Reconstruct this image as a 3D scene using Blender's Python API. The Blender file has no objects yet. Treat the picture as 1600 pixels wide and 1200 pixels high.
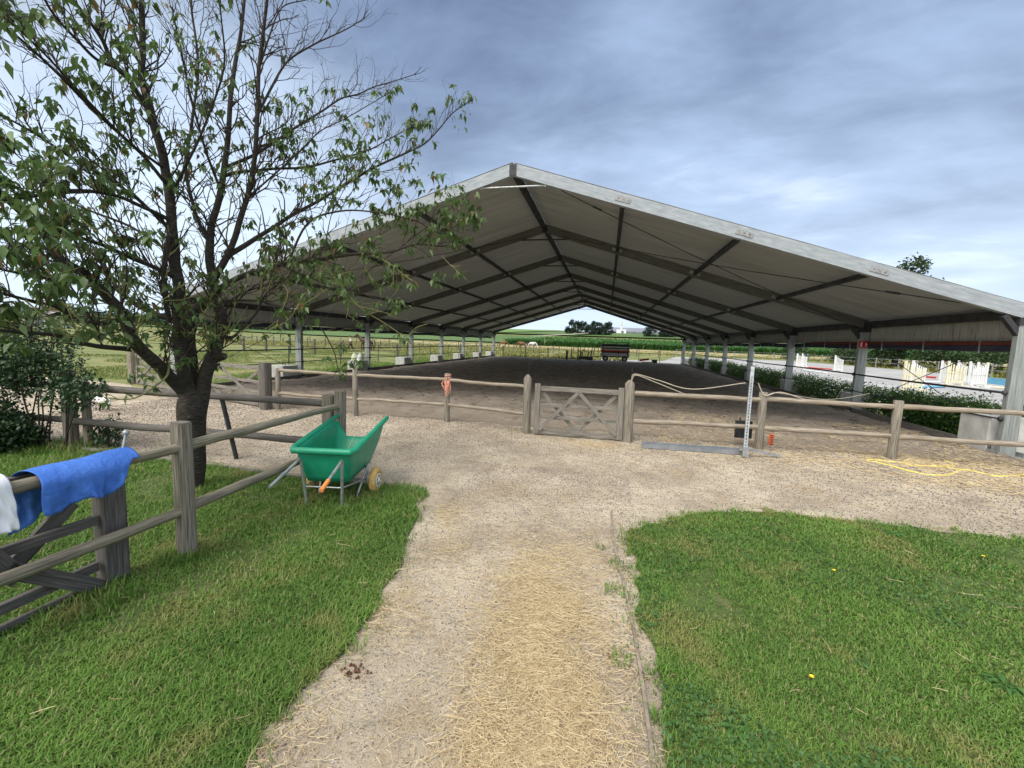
import bpy, math, random
import numpy as np
from mathutils import Vector, Matrix, noise

random.seed(7); RNG = np.random.default_rng(7)
scene = bpy.context.scene
C = scene.collection
# ------------------------------------------------------------------ camera
F_PX, PITCH, ROLL, YAW = 656.85, .1039, .0357, .2176
CAM = Vector((2.2902, -9.7161, 1.8763))
_r = Vector((math.cos(YAW), math.sin(YAW), 0)); _f0 = Vector((-math.sin(YAW), math.cos(YAW), 0)); _z = Vector((0, 0, 1))
FWD = _f0 * math.cos(PITCH) - _z * math.sin(PITCH)
UP0 = _f0 * math.sin(PITCH) + _z * math.cos(PITCH)
RIGHT = _r * math.cos(ROLL) + UP0 * math.sin(ROLL)
UP = -_r * math.sin(ROLL) + UP0 * math.cos(ROLL)
cd = bpy.data.cameras.new('camera'); cam = bpy.data.objects.new('camera', cd); C.objects.link(cam)
cd.sensor_width = 36; cd.lens = F_PX / 1600 * 36; cd.clip_start = .05; cd.clip_end = 5000
M = Matrix((RIGHT, UP, -FWD)).transposed().to_4x4(); M.translation = CAM
cam.matrix_world = M
scene.camera = cam

def ray(x, y):                                   # layout: a measured picture point as a direction from where the photographer stood
    return FWD + RIGHT * ((x - 800) / F_PX) - UP * ((y - 600) / F_PX)
def G(x, y, h=0.0):                              # ... where that sight line meets height h
    r = ray(x, y); return CAM + r * ((h - CAM.z) / r.z)
def at(x, y, d):                                 # ... at horizontal distance d
    r = ray(x, y); return CAM + r * (d / math.hypot(r.x, r.y))
def onx(x, y, X):
    r = ray(x, y); return CAM + r * ((X - CAM.x) / r.x)

# ------------------------------------------------------------------ world and sun
SUN_EL, SUN_AZ = 52, 205          # azimuth clockwise from +Y
w = bpy.data.worlds.new('World'); scene.world = w; w.use_nodes = True
nt = w.node_tree; N = nt.nodes; L = nt.links; N.clear()
def nd(t, **k):
    n = N.new(t)
    for a, b in k.items(): setattr(n, a, b)
    return n
def mth(op, a, b=None, c=None):
    n = nd('ShaderNodeMath', operation=op)
    for i, v in enumerate((a, b, c)):
        if v is None: continue
        if isinstance(v, (int, float)): n.inputs[i].default_value = v
        else: L.new(v, n.inputs[i])
    return n.outputs[0]
sky = nd('ShaderNodeTexSky', sky_type='NISHITA', sun_disc=False)
sky.sun_elevation = math.radians(SUN_EL); sky.sun_rotation = math.radians(SUN_AZ)
tc = nd('ShaderNodeTexCoord'); sp = nd('ShaderNodeSeparateXYZ'); L.new(tc.outputs['Generated'], sp.inputs[0])
zz = mth('ADD', mth('MAXIMUM', sp.outputs[2], 0.0), .16)
cb = nd('ShaderNodeCombineXYZ'); L.new(mth('DIVIDE', sp.outputs[0], zz), cb.inputs[0]); L.new(mth('DIVIDE', sp.outputs[1], zz), cb.inputs[1])
def noisew(scale, detail, rough, dist, off, stretch=(1, 1, 1), rot=0):
    mp = nd('ShaderNodeMapping'); mp.inputs['Location'].default_value = off; mp.inputs['Scale'].default_value = stretch; mp.inputs['Rotation'].default_value = (0, 0, rot)
    L.new(cb.outputs[0], mp.inputs[0]); n = nd('ShaderNodeTexNoise'); L.new(mp.outputs[0], n.inputs['Vector'])
    n.inputs['Scale'].default_value = scale; n.inputs['Detail'].default_value = detail; n.inputs['Roughness'].default_value = rough; n.inputs['Distortion'].default_value = dist
    return n.outputs['Fac']
big = noisew(.55, 5, .5, .25, (3.1, 1.7, 0), (1, 1.3, 1), .5)
fine = noisew(2.2, 8, .58, .35, (0.4, 8.2, 0), (1, 1.6, 1), .7)
cl = mth('ADD', mth('MULTIPLY', big, .74), mth('MULTIPLY', fine, .36))
dd_ = nd('ShaderNodeVectorMath', operation='DOT_PRODUCT'); L.new(tc.outputs['Generated'], dd_.inputs[0]); dd_.inputs[1].default_value = Vector((.46, .70, .54)).normalized()   # the heaviest cloud, high on the right
dm = nd('ShaderNodeMapRange', interpolation_type='SMOOTHSTEP'); L.new(dd_.outputs['Value'], dm.inputs[0]); dm.inputs[1].default_value = .86; dm.inputs[2].default_value = 1; dm.inputs[3].default_value = 0; dm.inputs[4].default_value = .055
ramp = nd('ShaderNodeValToRGB'); L.new(mth('SUBTRACT', cl, dm.outputs[0]), ramp.inputs[0]); e = ramp.color_ramp.elements
e[0].position = .37; e[0].color = (.13, .18, .295, 1)
e[1].position = .70; e[1].color = (.62, .72, .88, 1)
m_ = e.new(.50); m_.color = (.245, .33, .485, 1)
m_ = e.new(.60); m_.color = (.35, .46, .66, 1)
# paler towards the horizon
hz_ = nd('ShaderNodeMapRange'); L.new(sp.outputs[2], hz_.inputs[0]); hz_.inputs[1].default_value = .0; hz_.inputs[2].default_value = .56; hz_.inputs[3].default_value = 1; hz_.inputs[4].default_value = 0
hp = mth('POWER', hz_.outputs[0], 2.1)
dl = nd('ShaderNodeVectorMath', operation='DOT_PRODUCT'); L.new(tc.outputs['Generated'], dl.inputs[0]); dl.inputs[1].default_value = Vector((-.80, .60, .13)).normalized()   # a brighter break in the cloud, low on the left
lm = nd('ShaderNodeMapRange', interpolation_type='SMOOTHSTEP'); L.new(dl.outputs['Value'], lm.inputs[0]); lm.inputs[1].default_value = .84; lm.inputs[2].default_value = 1; lm.inputs[3].default_value = 0; lm.inputs[4].default_value = 1
brk = mth('MULTIPLY', lm.outputs[0], mth('ADD', .12, fine)); hp = mth('MINIMUM', mth('ADD', hp, brk), 1.0)
mix = nd('ShaderNodeMix', data_type='RGBA'); L.new(mth('MULTIPLY', hp, .93), mix.inputs[0]); L.new(ramp.outputs[0], mix.inputs[6]); mix.inputs[7].default_value = (.66, .78, .93, 1)
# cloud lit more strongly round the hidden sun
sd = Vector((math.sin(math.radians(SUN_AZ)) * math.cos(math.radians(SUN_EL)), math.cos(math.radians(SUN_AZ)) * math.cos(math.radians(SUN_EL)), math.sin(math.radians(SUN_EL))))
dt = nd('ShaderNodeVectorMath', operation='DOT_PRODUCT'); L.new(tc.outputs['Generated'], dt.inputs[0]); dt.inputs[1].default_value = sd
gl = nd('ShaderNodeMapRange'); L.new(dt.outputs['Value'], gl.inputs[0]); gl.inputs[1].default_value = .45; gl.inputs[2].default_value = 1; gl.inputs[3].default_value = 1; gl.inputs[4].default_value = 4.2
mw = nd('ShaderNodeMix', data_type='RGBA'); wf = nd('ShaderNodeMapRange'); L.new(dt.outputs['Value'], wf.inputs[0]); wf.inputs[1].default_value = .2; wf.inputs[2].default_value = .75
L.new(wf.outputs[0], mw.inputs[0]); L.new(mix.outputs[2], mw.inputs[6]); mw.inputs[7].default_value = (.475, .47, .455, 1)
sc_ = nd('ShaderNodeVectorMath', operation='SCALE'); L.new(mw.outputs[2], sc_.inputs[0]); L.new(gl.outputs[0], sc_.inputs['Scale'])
bg1 = nd('ShaderNodeBackground'); L.new(sky.outputs[0], bg1.inputs[0]); bg1.inputs[1].default_value = .05
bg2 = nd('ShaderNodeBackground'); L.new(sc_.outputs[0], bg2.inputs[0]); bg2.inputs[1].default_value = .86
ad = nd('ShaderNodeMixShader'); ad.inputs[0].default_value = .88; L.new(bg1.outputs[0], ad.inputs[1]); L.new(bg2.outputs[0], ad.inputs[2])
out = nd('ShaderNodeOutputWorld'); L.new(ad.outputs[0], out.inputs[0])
sl = bpy.data.lights.new('sun', 'SUN'); sl.energy = 1.4; sl.angle = math.radians(25); sl.color = (1, .95, .88)
so = bpy.data.objects.new('sun', sl); C.objects.link(so); so.rotation_euler = sd.to_track_quat('Z', 'Y').to_euler()
scene.view_settings.view_transform = 'Standard'; scene.view_settings.look = 'None'; scene.view_settings.exposure = .78; scene.view_settings.gamma = 1

# ------------------------------------------------------------------ materials
MATS = {}
def mat(name, col, col2=None, scale=8, rough=.85, metal=0, bump=0, bscale=60, detail=6, uv=None, sub=None, rnd=None, contrast=(.35, .65), spots=None, spec=.3, obj=True, cols=None, stretch=None, bdist=.01):
    """noise mix of col/col2; uv=(a,b): noise laid along the uv grain; rnd: per-piece attribute mixes toward this colour"""
    if name in MATS: return MATS[name]
    m = bpy.data.materials.new(name); m.use_nodes = True; n = m.node_tree.nodes; l = m.node_tree.links
    b = n['Principled BSDF']; b.inputs['Roughness'].default_value = rough; b.inputs['Metallic'].default_value = metal
    b.inputs['Specular IOR Level'].default_value = spec
    tcn = n.new('ShaderNodeTexCoord'); mp = n.new('ShaderNodeMapping')
    l.new(tcn.outputs['UV' if uv else 'Object'], mp.inputs[0])
    if uv: mp.inputs['Scale'].default_value = (uv[0], uv[1], 1)
    if stretch: mp.inputs['Scale'].default_value = stretch
    def noi(s, d, r=.6):
        t = n.new('ShaderNodeTexNoise'); t.inputs['Scale'].default_value = s; t.inputs['Detail'].default_value = d; t.inputs['Roughness'].default_value = r
        l.new(mp.outputs[0], t.inputs['Vector']); return t.outputs['Fac']
    col = tuple(col) + (1,); cur = None
    if col2:
        rp = n.new('ShaderNodeValToRGB'); l.new(noi(scale, detail), rp.inputs[0]); ee = rp.color_ramp.elements
        ee[0].position, ee[1].position = contrast; ee[0].color = col; ee[1].color = tuple(col2) + (1,)
        for p_, c_ in (cols or []): q = ee.new(p_); q.color = tuple(c_) + (1,)
        cur = rp.outputs[0]
    def mixin(fac, c2):
        nonlocal cur
        mx = n.new('ShaderNodeMix'); mx.data_type = 'RGBA'; l.new(fac, mx.inputs[0])
        if cur is None: mx.inputs[6].default_value = col
        else: l.new(cur, mx.inputs[6])
        mx.inputs[7].default_value = tuple(c2) + (1,); cur = mx.outputs[2]
    if spots:       # (scale, lo, hi, colour)
        for s_, lo, hi, c2 in spots:
            mr = n.new('ShaderNodeMapRange'); l.new(noi(s_, 5), mr.inputs[0]); mr.inputs[1].default_value = lo; mr.inputs[2].default_value = hi
            mixin(mr.outputs[0], c2)
    if rnd:
        a = n.new('ShaderNodeAttribute'); a.attribute_name = 'rnd'
        for lo, hi, c2 in rnd:
            mr = n.new('ShaderNodeMapRange'); l.new(a.outputs['Fac'], mr.inputs[0]); mr.inputs[1].default_value = lo; mr.inputs[2].default_value = hi
            mixin(mr.outputs[0], c2)
    if cur is None: b.inputs['Base Color'].default_value = col
    else: l.new(cur, b.inputs['Base Color'])
    if bump:
        bp = n.new('ShaderNodeBump'); bp.inputs['Strength'].default_value = bump; bp.inputs['Distance'].default_value = bdist
        l.new(noi(bscale, 6, .7), bp.inputs['Height']); l.new(bp.outputs[0], b.inputs['Normal'])
    if sub:         # leaf-like translucency
        tr = n.new('ShaderNodeBsdfTranslucent')
        if cur is None: tr.inputs[0].default_value = col
        else: l.new(cur, tr.inputs[0])
        ms = n.new('ShaderNodeMixShader'); ms.inputs[0].default_value = sub
        l.new(b.outputs[0], ms.inputs[1]); l.new(tr.outputs[0], ms.inputs[2]); l.new(ms.outputs[0], n['Material Output'].inputs[0])
    MATS[name] = m; return m

WOODF = mat('weathered_round_wood', (.14, .12, .09), (.35, .31, .23), 3.0, .9, uv=(1.2, 22), bump=.5, bscale=5, contrast=(.36, .64), spots=[(1.3, .56, .75, (.17, .18, .09)), (9, .66, .74, (.05, .04, .03))])
WOODP = mat('fence_post_wood', (.12, .105, .085), (.33, .295, .24), 3.0, .9, uv=(1.0, 26), bump=.9, bscale=5, contrast=(.38, .62), spots=[(1.2, .55, .8, (.12, .12, .07)), (7, .68, .74, (.03, .025, .02))])
WOODL = mat('pale_peeled_rail_wood', (.17, .14, .105), (.42, .365, .29), 3.0, .88, uv=(1.2, 20), bump=.4, bscale=5, spots=[(1.0, .52, .8, (.2, .15, .10)), (6, .66, .75, (.06, .05, .04))])
WOODG = mat('grey_gate_wood', (.055, .05, .045), (.22, .20, .18), 3.0, .92, uv=(1.0, 26), bump=.7, bscale=5, contrast=(.3, .75), spots=[(1.5, .6, .85, (.11, .13, .08))])
WOODN = mat('silvery_gate_wood', (.11, .10, .085), (.31, .28, .245), 3.0, .9, uv=(1.0, 22), bump=.5, bscale=5, spots=[(1.3, .52, .7, (.16, .19, .15))])
BARK = mat('cherry_bark', (.018, .015, .012), (.085, .072, .058), 4, .9, uv=(26, 3), bump=.9, bscale=4, bdist=.02, spots=[(2.0, .62, .74, (.16, .17, .08)), (9, .7, .76, (.3, .3, .26))])
TWIG = mat('twig_bark', (.035, .028, .026), (.075, .06, .05), 30, .9, rnd=[(.8, .9, (.26, .25, .10))])
LEAF = mat('cherry_leaf', (.075, .12, .032), (.10, .165, .042), 3, .45, sub=.4, rnd=[(.3, 1.0, (.15, .24, .08)), (.955, .97, (.22, .12, .05))], spec=.5)
LEAFD = mat('rose_leaf', (.02, .05, .018), (.035, .08, .028), 4, .5, sub=.25, rnd=[(.5, 1.0, (.05, .10, .035))], spec=.5)
LEAFH = mat('hedge_leaf', (.025, .07, .015), (.05, .12, .02), 4, .5, sub=.3, rnd=[(.4, 1.0, (.11, .19, .035))], spec=.4)
LEAFF = mat('far_leaf', (.03, .06, .025), (.05, .09, .035), .6, .7, sub=.2, rnd=[(.4, 1.0, (.085, .13, .05))])
LEAFC = mat('conifer_leaf', (.012, .03, .02), (.02, .045, .025), .6, .7, rnd=[(.4, 1.0, (.03, .06, .035))])
CORN = mat('corn_leaf', (.05, .14, .035), (.07, .18, .045), .3, .7, sub=.2, rnd=[(.3, 1.0, (.075, .19, .05)), (.97, .99, (.4, .36, .18))])
GRASS = mat('grass_blade', (.075, .175, .028), (.155, .29, .05), .8, .6, sub=.35, contrast=(.4, .62), rnd=[(.0, 1.4, (.22, .34, .08)), (.90, .97, (.36, .31, .16))], spots=[(1.5, .52, .66, (.30, .27, .10))], spec=.25)
MEADOW = mat('meadow_blade', (.15, .20, .045), (.28, .27, .09), .25, .8, sub=.3, rnd=[(.3, 1.0, (.33, .29, .12))])
SOIL = mat('lawn_soil', (.05, .085, .02), (.10, .125, .04), 5, .95, bump=.6, bscale=40, spots=[(1.1, .58, .7, (.20, .16, .09))])
FIELD = mat('paddock_grass', (.11, .155, .04), (.24, .23, .09), .22, .95, bump=.5, bscale=3, bdist=.1, contrast=(.38, .62), spots=[(1.7, .55, .72, (.28, .22, .12))])
DIRT = mat('sandy_gravel', (.37, .305, .225), (.58, .495, .375), 1.3, .95, bump=1, bscale=55, detail=10, bdist=.02,
           spots=[(70, .58, .68, (.20, .165, .13)), (2.2, .56, .72, (.33, .25, .17)), (30, .62, .70, (.66, .61, .52)), (.7, .58, .72, (.30, .245, .185)), (11, .68, .76, (.13, .10, .075)), (1.1, .60, .70, (.42, .33, .22))])
_m = DIRT.node_tree; _n = _m.nodes; _l = _m.links; _t = _n.new('ShaderNodeTexCoord'); _no = _n.new('ShaderNodeTexNoise'); _no.inputs['Scale'].default_value = 4.5; _no.inputs['Detail'].default_value = 5; _l.new(_t.outputs['Object'], _no.inputs['Vector'])
_bp = _n.new('ShaderNodeBump'); _bp.inputs['Distance'].default_value = .10; _bp.inputs['Strength'].default_value = .8; _l.new(_no.outputs['Fac'], _bp.inputs['Height']); _old = [x for x in _n if x.type == 'BUMP' and x != _bp][0]; _l.new(_bp.outputs[0], _old.inputs['Normal'])
SAND = mat('dark_arena_sand', (.25, .21, .17), (.40, .34, .28), 1.4, .97, bump=1, bscale=16, bdist=.09, spots=[(5, .54, .66, (.11, .085, .062)), (14, .58, .66, (.44, .37, .29)), (45, .6, .68, (.09, .07, .05))])
_m = SAND.node_tree; _n = _m.nodes; _l = _m.links; _b = _n['Principled BSDF']; _src = _b.inputs['Base Color'].links[0].from_socket   # trodden-out gravel where the sand meets the yard
_t = _n.new('ShaderNodeTexCoord'); _s = _n.new('ShaderNodeSeparateXYZ'); _l.new(_t.outputs['Object'], _s.inputs[0]); _no = _n.new('ShaderNodeTexNoise'); _no.inputs['Scale'].default_value = 1.6; _no.inputs['Detail'].default_value = 8; _l.new(_t.outputs['Object'], _no.inputs['Vector'])
_a = _n.new('ShaderNodeMath'); _a.operation = 'MULTIPLY_ADD'; _l.new(_no.outputs['Fac'], _a.inputs[0]); _a.inputs[1].default_value = 5.0; _l.new(_s.outputs[1], _a.inputs[2])
_r = _n.new('ShaderNodeMapRange'); _l.new(_a.outputs[0], _r.inputs[0]); _r.inputs[1].default_value = 1.4; _r.inputs[2].default_value = 3.6; _r.inputs[3].default_value = .9; _r.inputs[4].default_value = 0
_x = _n.new('ShaderNodeMix'); _x.data_type = 'RGBA'; _l.new(_r.outputs[0], _x.inputs[0]); _l.new(_src, _x.inputs[6]); _x.inputs[7].default_value = (.36, .295, .225, 1); _l.new(_x.outputs[2], _b.inputs['Base Color'])
PALE = mat('pale_arena_sand', (.31, .305, .30), (.43, .42, .41), .5, .95, bump=1, bscale=6, bdist=.06, spots=[(5, .56, .66, (.24, .235, .23)), (.3, .5, .7, (.48, .47, .46))], stretch=(1, 1, 1))
STRAW = mat('straw', (.36, .265, .145), (.49, .375, .21), 20, .7, rnd=[(.3, .95, (.64, .53, .33)), (.12, .0, (.25, .16, .08))])
STONE = mat('pebble', (.30, .26, .22), (.55, .5, .44), 20, .9, rnd=[(.5, 1.0, (.7, .66, .6)), (.0, .1, (.12, .1, .09))])
CONC = mat('concrete', (.40, .40, .38), (.58, .58, .55), 3, .9, bump=.3, bscale=40, spots=[(2.0, .55, .75, (.28, .28, .25))])
ALU = mat('weathered_aluminium', (.26, .285, .28), (.40, .425, .42), 2.5, .5, .35, uv=(1, 12), bump=.1, bscale=20, spots=[(3, .6, .8, (.22, .23, .22))])
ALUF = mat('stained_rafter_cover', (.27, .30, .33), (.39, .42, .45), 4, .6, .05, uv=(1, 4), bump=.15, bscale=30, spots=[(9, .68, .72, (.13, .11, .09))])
ALUD = mat('shaded_rafter_aluminium', (.09, .09, .085), (.17, .17, .16), 2.5, .6, .2, uv=(1, 12))  # inner rafters: darker copy of the aluminium, shade under the roof put into the colour
DKST = mat('dark_steel', (.035, .036, .04), (.075, .075, .08), 4, .6, .3)
GALV = mat('galvanised_steel', (.30, .325, .33), (.46, .48, .48), 14, .42, .55, bump=.05, bscale=60)
FABU = mat('tent_roof_fabric', (.33, .325, .30), (.42, .415, .385), 1.2, .55, bump=.3, bscale=3, bdist=.03, stretch=(.5, 6, 1), spots=[(.6, .5, .72, (.30, .31, .25))], sub=.38)
VAL = mat('valance_fabric', (.34, .34, .31), (.46, .46, .42), 2, .7, stretch=(1, 7, .5), spots=[(3, .58, .7, (.12, .12, .10))], sub=.1)
ROLL = mat('rolled_curtain', (.03, .035, .06), (.05, .05, .07), 3, .7)
ROLLR = mat('red_curtain_edge', (.12, .03, .022), (.17, .045, .03), 3, .7)
GRN = mat('green_barrow_plastic', (.010, .25, .135), (.014, .30, .17), 7, .42, spots=[(5, .58, .7, (.03, .25, .15)), (30, .64, .72, (.14, .32, .22)), (4.5, .64, .76, (.10, .19, .11))], bump=.06, bscale=25, spec=.45)
ORNG = mat('orange_grip', (.75, .22, .05), (.85, .3, .08), 20, .6)
TYRE = mat('yellow_tyre', (.52, .32, .09), (.66, .45, .17), 20, .7, spots=[(12, .58, .7, (.3, .22, .12))])
WHT = mat('white_plastic', (.72, .72, .70), (.82, .82, .80), 10, .45)
BLUE = mat('blue_towel_cloth', (.05, .15, .52), (.075, .20, .62), 5, .95, bump=.7, bscale=13, bdist=.03)
WCLO = mat('white_towel_cloth', (.72, .74, .80), (.82, .84, .88), 6, .95, bump=.4, bscale=120, bdist=.003)
YEL = mat('yellow_hose_plastic', (.80, .66, .08), (.88, .74, .14), 12, .4)
ROPE = mat('pale_rope', (.38, .34, .27), (.5, .46, .38), 60, .9)
TWNO = mat('orange_twine', (.85, .30, .20), (.9, .45, .34), 60, .8)
BLK = mat('black_plastic', (.012, .014, .015), (.03, .032, .034), 9, .5)
REDS = mat('red_sign', (.50, .008, .03), (.56, .012, .04), 9, .5)
SIGW = mat('sign_white', (.78, .74, .74))
RED = mat('red_paint', (.45, .03, .03), (.55, .06, .05), 5, .5)
PWHITE = mat('jump_paint_white', (.66, .66, .64), (.80, .80, .78), 2, .6, spots=[(4, .6, .75, (.5, .5, .44))])
PCREAM = mat('jump_paint_cream', (.68, .62, .42), (.78, .74, .56), 2, .6)
PBLUE = mat('jump_paint_blue', (.12, .38, .58), (.18, .46, .66), 2, .6)
BAG = mat('feed_bag', (.62, .66, .60), (.8, .82, .78), 8, .7)
BAGG = mat('green_feed_bag', (.50, .58, .38), (.72, .78, .58), 8, .7)

# ------------------------------------------------------------------ helpers
def tag(o, label=None, cat=None, group=None, kind=None):
    if label: o['label'] = label
    if cat: o['category'] = cat
    if group: o['group'] = group
    if kind: o['kind'] = kind
    return o
def empty(name, loc, label, cat, group=None, rz=0):
    o = bpy.data.objects.new(name, None); C.objects.link(o); o.location = loc; o.rotation_euler = (0, 0, rz); o.empty_display_size = .1
    return tag(o, label, cat, group)
def copy_tree(o, parent=None):
    c = o.copy(); C.objects.link(c)
    if parent: c.parent = parent
    for ch in list(o.children): copy_tree(ch, c)
    return c
class MB:
    """collects boxes, bars and tubes, all in the frame of the thing (origin o)"""
    def __init__(s, o=(0, 0, 0)): s.v = []; s.f = []; s.uv = []; s.sm = []; s.o = Vector(o)
    def add(s, vs, fs, uvs=None, smooth=False):
        n = len(s.v); s.v += [tuple(Vector(p) - s.o) for p in vs]
        for i, f in enumerate(fs):
            s.f.append(tuple(n + k for k in f)); s.uv.append(uvs[i] if uvs else [(0, 0)] * len(f)); s.sm.append(smooth)
    def bar(s, p0, p1, w, h, up=(0, 0, 1), bev=0, taper=1.0):
        p0 = Vector(p0); p1 = Vector(p1); d = p1 - p0; ln = d.length; d.normalize(); up = Vector(up)
        if abs(d.dot(up)) > .98: up = Vector((0, 1, 0)) if abs(d.y) < .9 else Vector((1, 0, 0))
        a = d.cross(up).normalized(); b = a.cross(d).normalized()
        if bev <= 0: prof = [(-1, -1), (1, -1), (1, 1), (-1, 1)]; prof = [(x * w / 2, y * h / 2) for x, y in prof]
        else:
            prof = []
            for sx, sy, st in ((1, 1, 0), (-1, 1, 90), (-1, -1, 180), (1, -1, 270)):
                for q in (0, 45, 90):
                    t = math.radians(st + q); prof.append((sx * (w / 2 - bev) + math.cos(t) * bev, sy * (h / 2 - bev) + math.sin(t) * bev))
        n = len(prof); vs = [p0 + a * x + b * y for x, y in prof] + [p1 + (a * x + b * y) * taper for x, y in prof]
        fs = []; uvs = []; acc = random.random() * 9; u0 = random.random() * 9
        for i in range(n):
            j = (i + 1) % n; seg = math.dist(prof[i], prof[j])
            fs.append((i, j, n + j, n + i)); uvs.append([(u0, acc), (u0, acc + seg), (u0 + ln, acc + seg), (u0 + ln, acc)]); acc += seg
        fs.append(tuple(reversed(range(n)))); uvs.append([(u0 + .1 * x, acc + y) for x, y in reversed(prof)])
        fs.append(tuple(range(n, 2 * n))); uvs.append([(u0 + .1 * x, acc + y) for x, y in prof])
        s.add(vs, fs, uvs)
    def box(s, c, size):
        c = Vector(c); s.bar(c - Vector((0, 0, size[2] / 2)), c + Vector((0, 0, size[2] / 2)), size[0], size[1], up=(0, 1, 0))
    def tube(s, pts, rad, n=8, cap=True, wob=0):
        pts = [Vector(p) for p in pts]; m = len(pts)
        if not hasattr(rad, '__len__'): rad = [rad] * m
        t = (pts[1] - pts[0]).normalized(); a = t.orthogonal().normalized()
        vs = []; us = []; acc = random.random() * 5; v0 = random.random() * 5
        for i in range(m):
            t = (pts[min(i + 1, m - 1)] - pts[max(i - 1, 0)])
            t = t.normalized() if t.length > 1e-9 else Vector((0, 0, 1))
            a = (a - t * a.dot(t)); a = a.normalized() if a.length > 1e-6 else t.orthogonal().normalized(); b = t.cross(a)
            if i: acc += (pts[i] - pts[i - 1]).length
            us.append(acc)
            for k in range(n):
                th = 2 * math.pi * k / n; r = rad[i] * (1 + (wob * noise.noise(Vector((k * 1.7, acc * 2.5, v0))) if wob else 0))
                vs.append(pts[i] + (a * math.cos(th) + b * math.sin(th)) * r)
        fs = []; uvs = []
        for i in range(m - 1):
            for k in range(n):
                k2 = (k + 1) % n; fs.append((i * n + k, i * n + k2, (i + 1) * n + k2, (i + 1) * n + k))
                c0 = 2 * math.pi * rad[i] / n; c1 = c0
                uvs.append([(us[i], v0 + k * c0), (us[i], v0 + (k + 1) * c0), (us[i + 1], v0 + (k + 1) * c1), (us[i + 1], v0 + k * c1)])
        s.add(vs, fs, uvs, True)
        if cap:
            s.add(vs[:n], [tuple(reversed(range(n)))], [[(us[0], v0 + .01 * k) for k in range(n)]]); s.add(vs[-n:], [tuple(range(n))], [[(us[-1], v0 + .01 * k) for k in range(n)]])
    def ball(s, c, r, n=8, sz=1):
        c = Vector(c); m = n // 2 + 1; pts = [c + Vector((0, 0, -r * sz * math.cos(math.pi * i / (m)))) for i in range(m + 1)]
        s.tube(pts, [max(r * math.sin(math.pi * i / m), r * .05) for i in range(m + 1)], n)
    def build(s, name, material, parent=None, loc=None):
        me = bpy.data.meshes.new(name); me.from_pydata(s.v, [], s.f); ul = me.uv_layers.new(name='uv')
        ul.data.foreach_set('uv', [c for f in s.uv for p in f for c in p]); me.polygons.foreach_set('use_smooth', s.sm)
        me.materials.append(material); o = bpy.data.objects.new(name, me); C.objects.link(o)
        if parent: o.parent = parent
        elif loc is not None: o.location = loc
        return o
def npmesh(name, V, T, material, rnd=None, parent=None, smooth=False, loc=None):
    me = bpy.data.meshes.new(name); V = np.asarray(V, np.float32); T = np.asarray(T, np.int32); k = T.shape[1]
    me.vertices.add(len(V)); me.vertices.foreach_set('co', V.ravel()); me.loops.add(T.size); me.loops.foreach_set('vertex_index', T.ravel())
    me.polygons.add(len(T)); me.polygons.foreach_set('loop_start', np.arange(0, T.size, k, dtype=np.int32))
    if smooth: me.polygons.foreach_set('use_smooth', np.ones(len(T), bool))
    me.update(calc_edges=True)
    if rnd is not None:
        a = me.attributes.new('rnd', 'FLOAT', 'POINT'); a.data.foreach_set('value', np.asarray(rnd, np.float32))
    me.materials.append(material); o = bpy.data.objects.new(name, me); C.objects.link(o)
    if parent: o.parent = parent
    if loc is not None: o.location = loc
    return o
def unit(a): return a / np.maximum(np.linalg.norm(a, axis=1, keepdims=True), 1e-9)
def leaves(P, D, size, aspect=.45, droop=.25):
    """folded leaf blades at P pointing along D"""
    n = len(P); D = unit(D); up = unit(RNG.normal(size=(n, 3)) * .45 + np.array([0, 0, 1.]))
    S = unit(np.cross(D, up)); U = np.cross(S, D); size = np.broadcast_to(size, n)[:, None]
    m = P + D * size * .5 + U * size * .03; t = P + D * size - np.array([0, 0, 1.]) * size * droop
    l = P + D * size * .45 + S * size * aspect / 2 + U * size * .1; r = P + D * size * .45 - S * size * aspect / 2 + U * size * .1
    V = np.stack([P, l, r, m, t], 1).reshape(-1, 3); i = np.arange(n)[:, None] * 5
    T = np.stack([i + [0, 2, 3], i + [0, 3, 1], i + [3, 2, 4], i + [3, 4, 1]], 1).reshape(-1, 3)
    return V, T, np.repeat(RNG.random(n), 5)
def blades(P, h, wd, lean=.45):
    """curved grass blades"""
    n = len(P); a = RNG.random(n) * 2 * np.pi; d = np.stack([np.cos(a), np.sin(a), 0 * a], 1); s = np.stack([-np.sin(a), np.cos(a), 0 * a], 1)
    h = np.broadcast_to(h, n) * (.55 + .75 * RNG.random(n)); h = h[:, None]; wd = np.broadcast_to(wd, n)[:, None]; ln = (lean * (.3 + 1.2 * RNG.random(n)))[:, None]
    z = np.array([0, 0, 1.]); b1 = P + s * wd / 2; b2 = P - s * wd / 2
    m = P + z * h * .6 + d * h * ln * .35; m1 = m + s * wd * .4; m2 = m - s * wd * .4; t = P + z * h * (1 - ln * .25) + d * h * ln
    V = np.stack([b1, b2, m2, m1, t], 1).reshape(-1, 3); i = np.arange(n)[:, None] * 5
    T = np.stack([i + [0, 1, 2], i + [0, 2, 3], i + [3, 2, 4]], 1).reshape(-1, 3)
    return V, T, np.repeat(RNG.random(n), 5)
def inpoly(X, Y, poly):
    r = np.zeros(len(X), bool); n = len(poly)
    for i in range(n):
        x1, y1 = poly[i]; x2, y2 = poly[(i + 1) % n]
        c = ((y1 > Y) != (y2 > Y)) & (X < (x2 - x1) * (Y - y1) / (y2 - y1 + 1e-12) + x1); r ^= c
    return r
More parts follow.
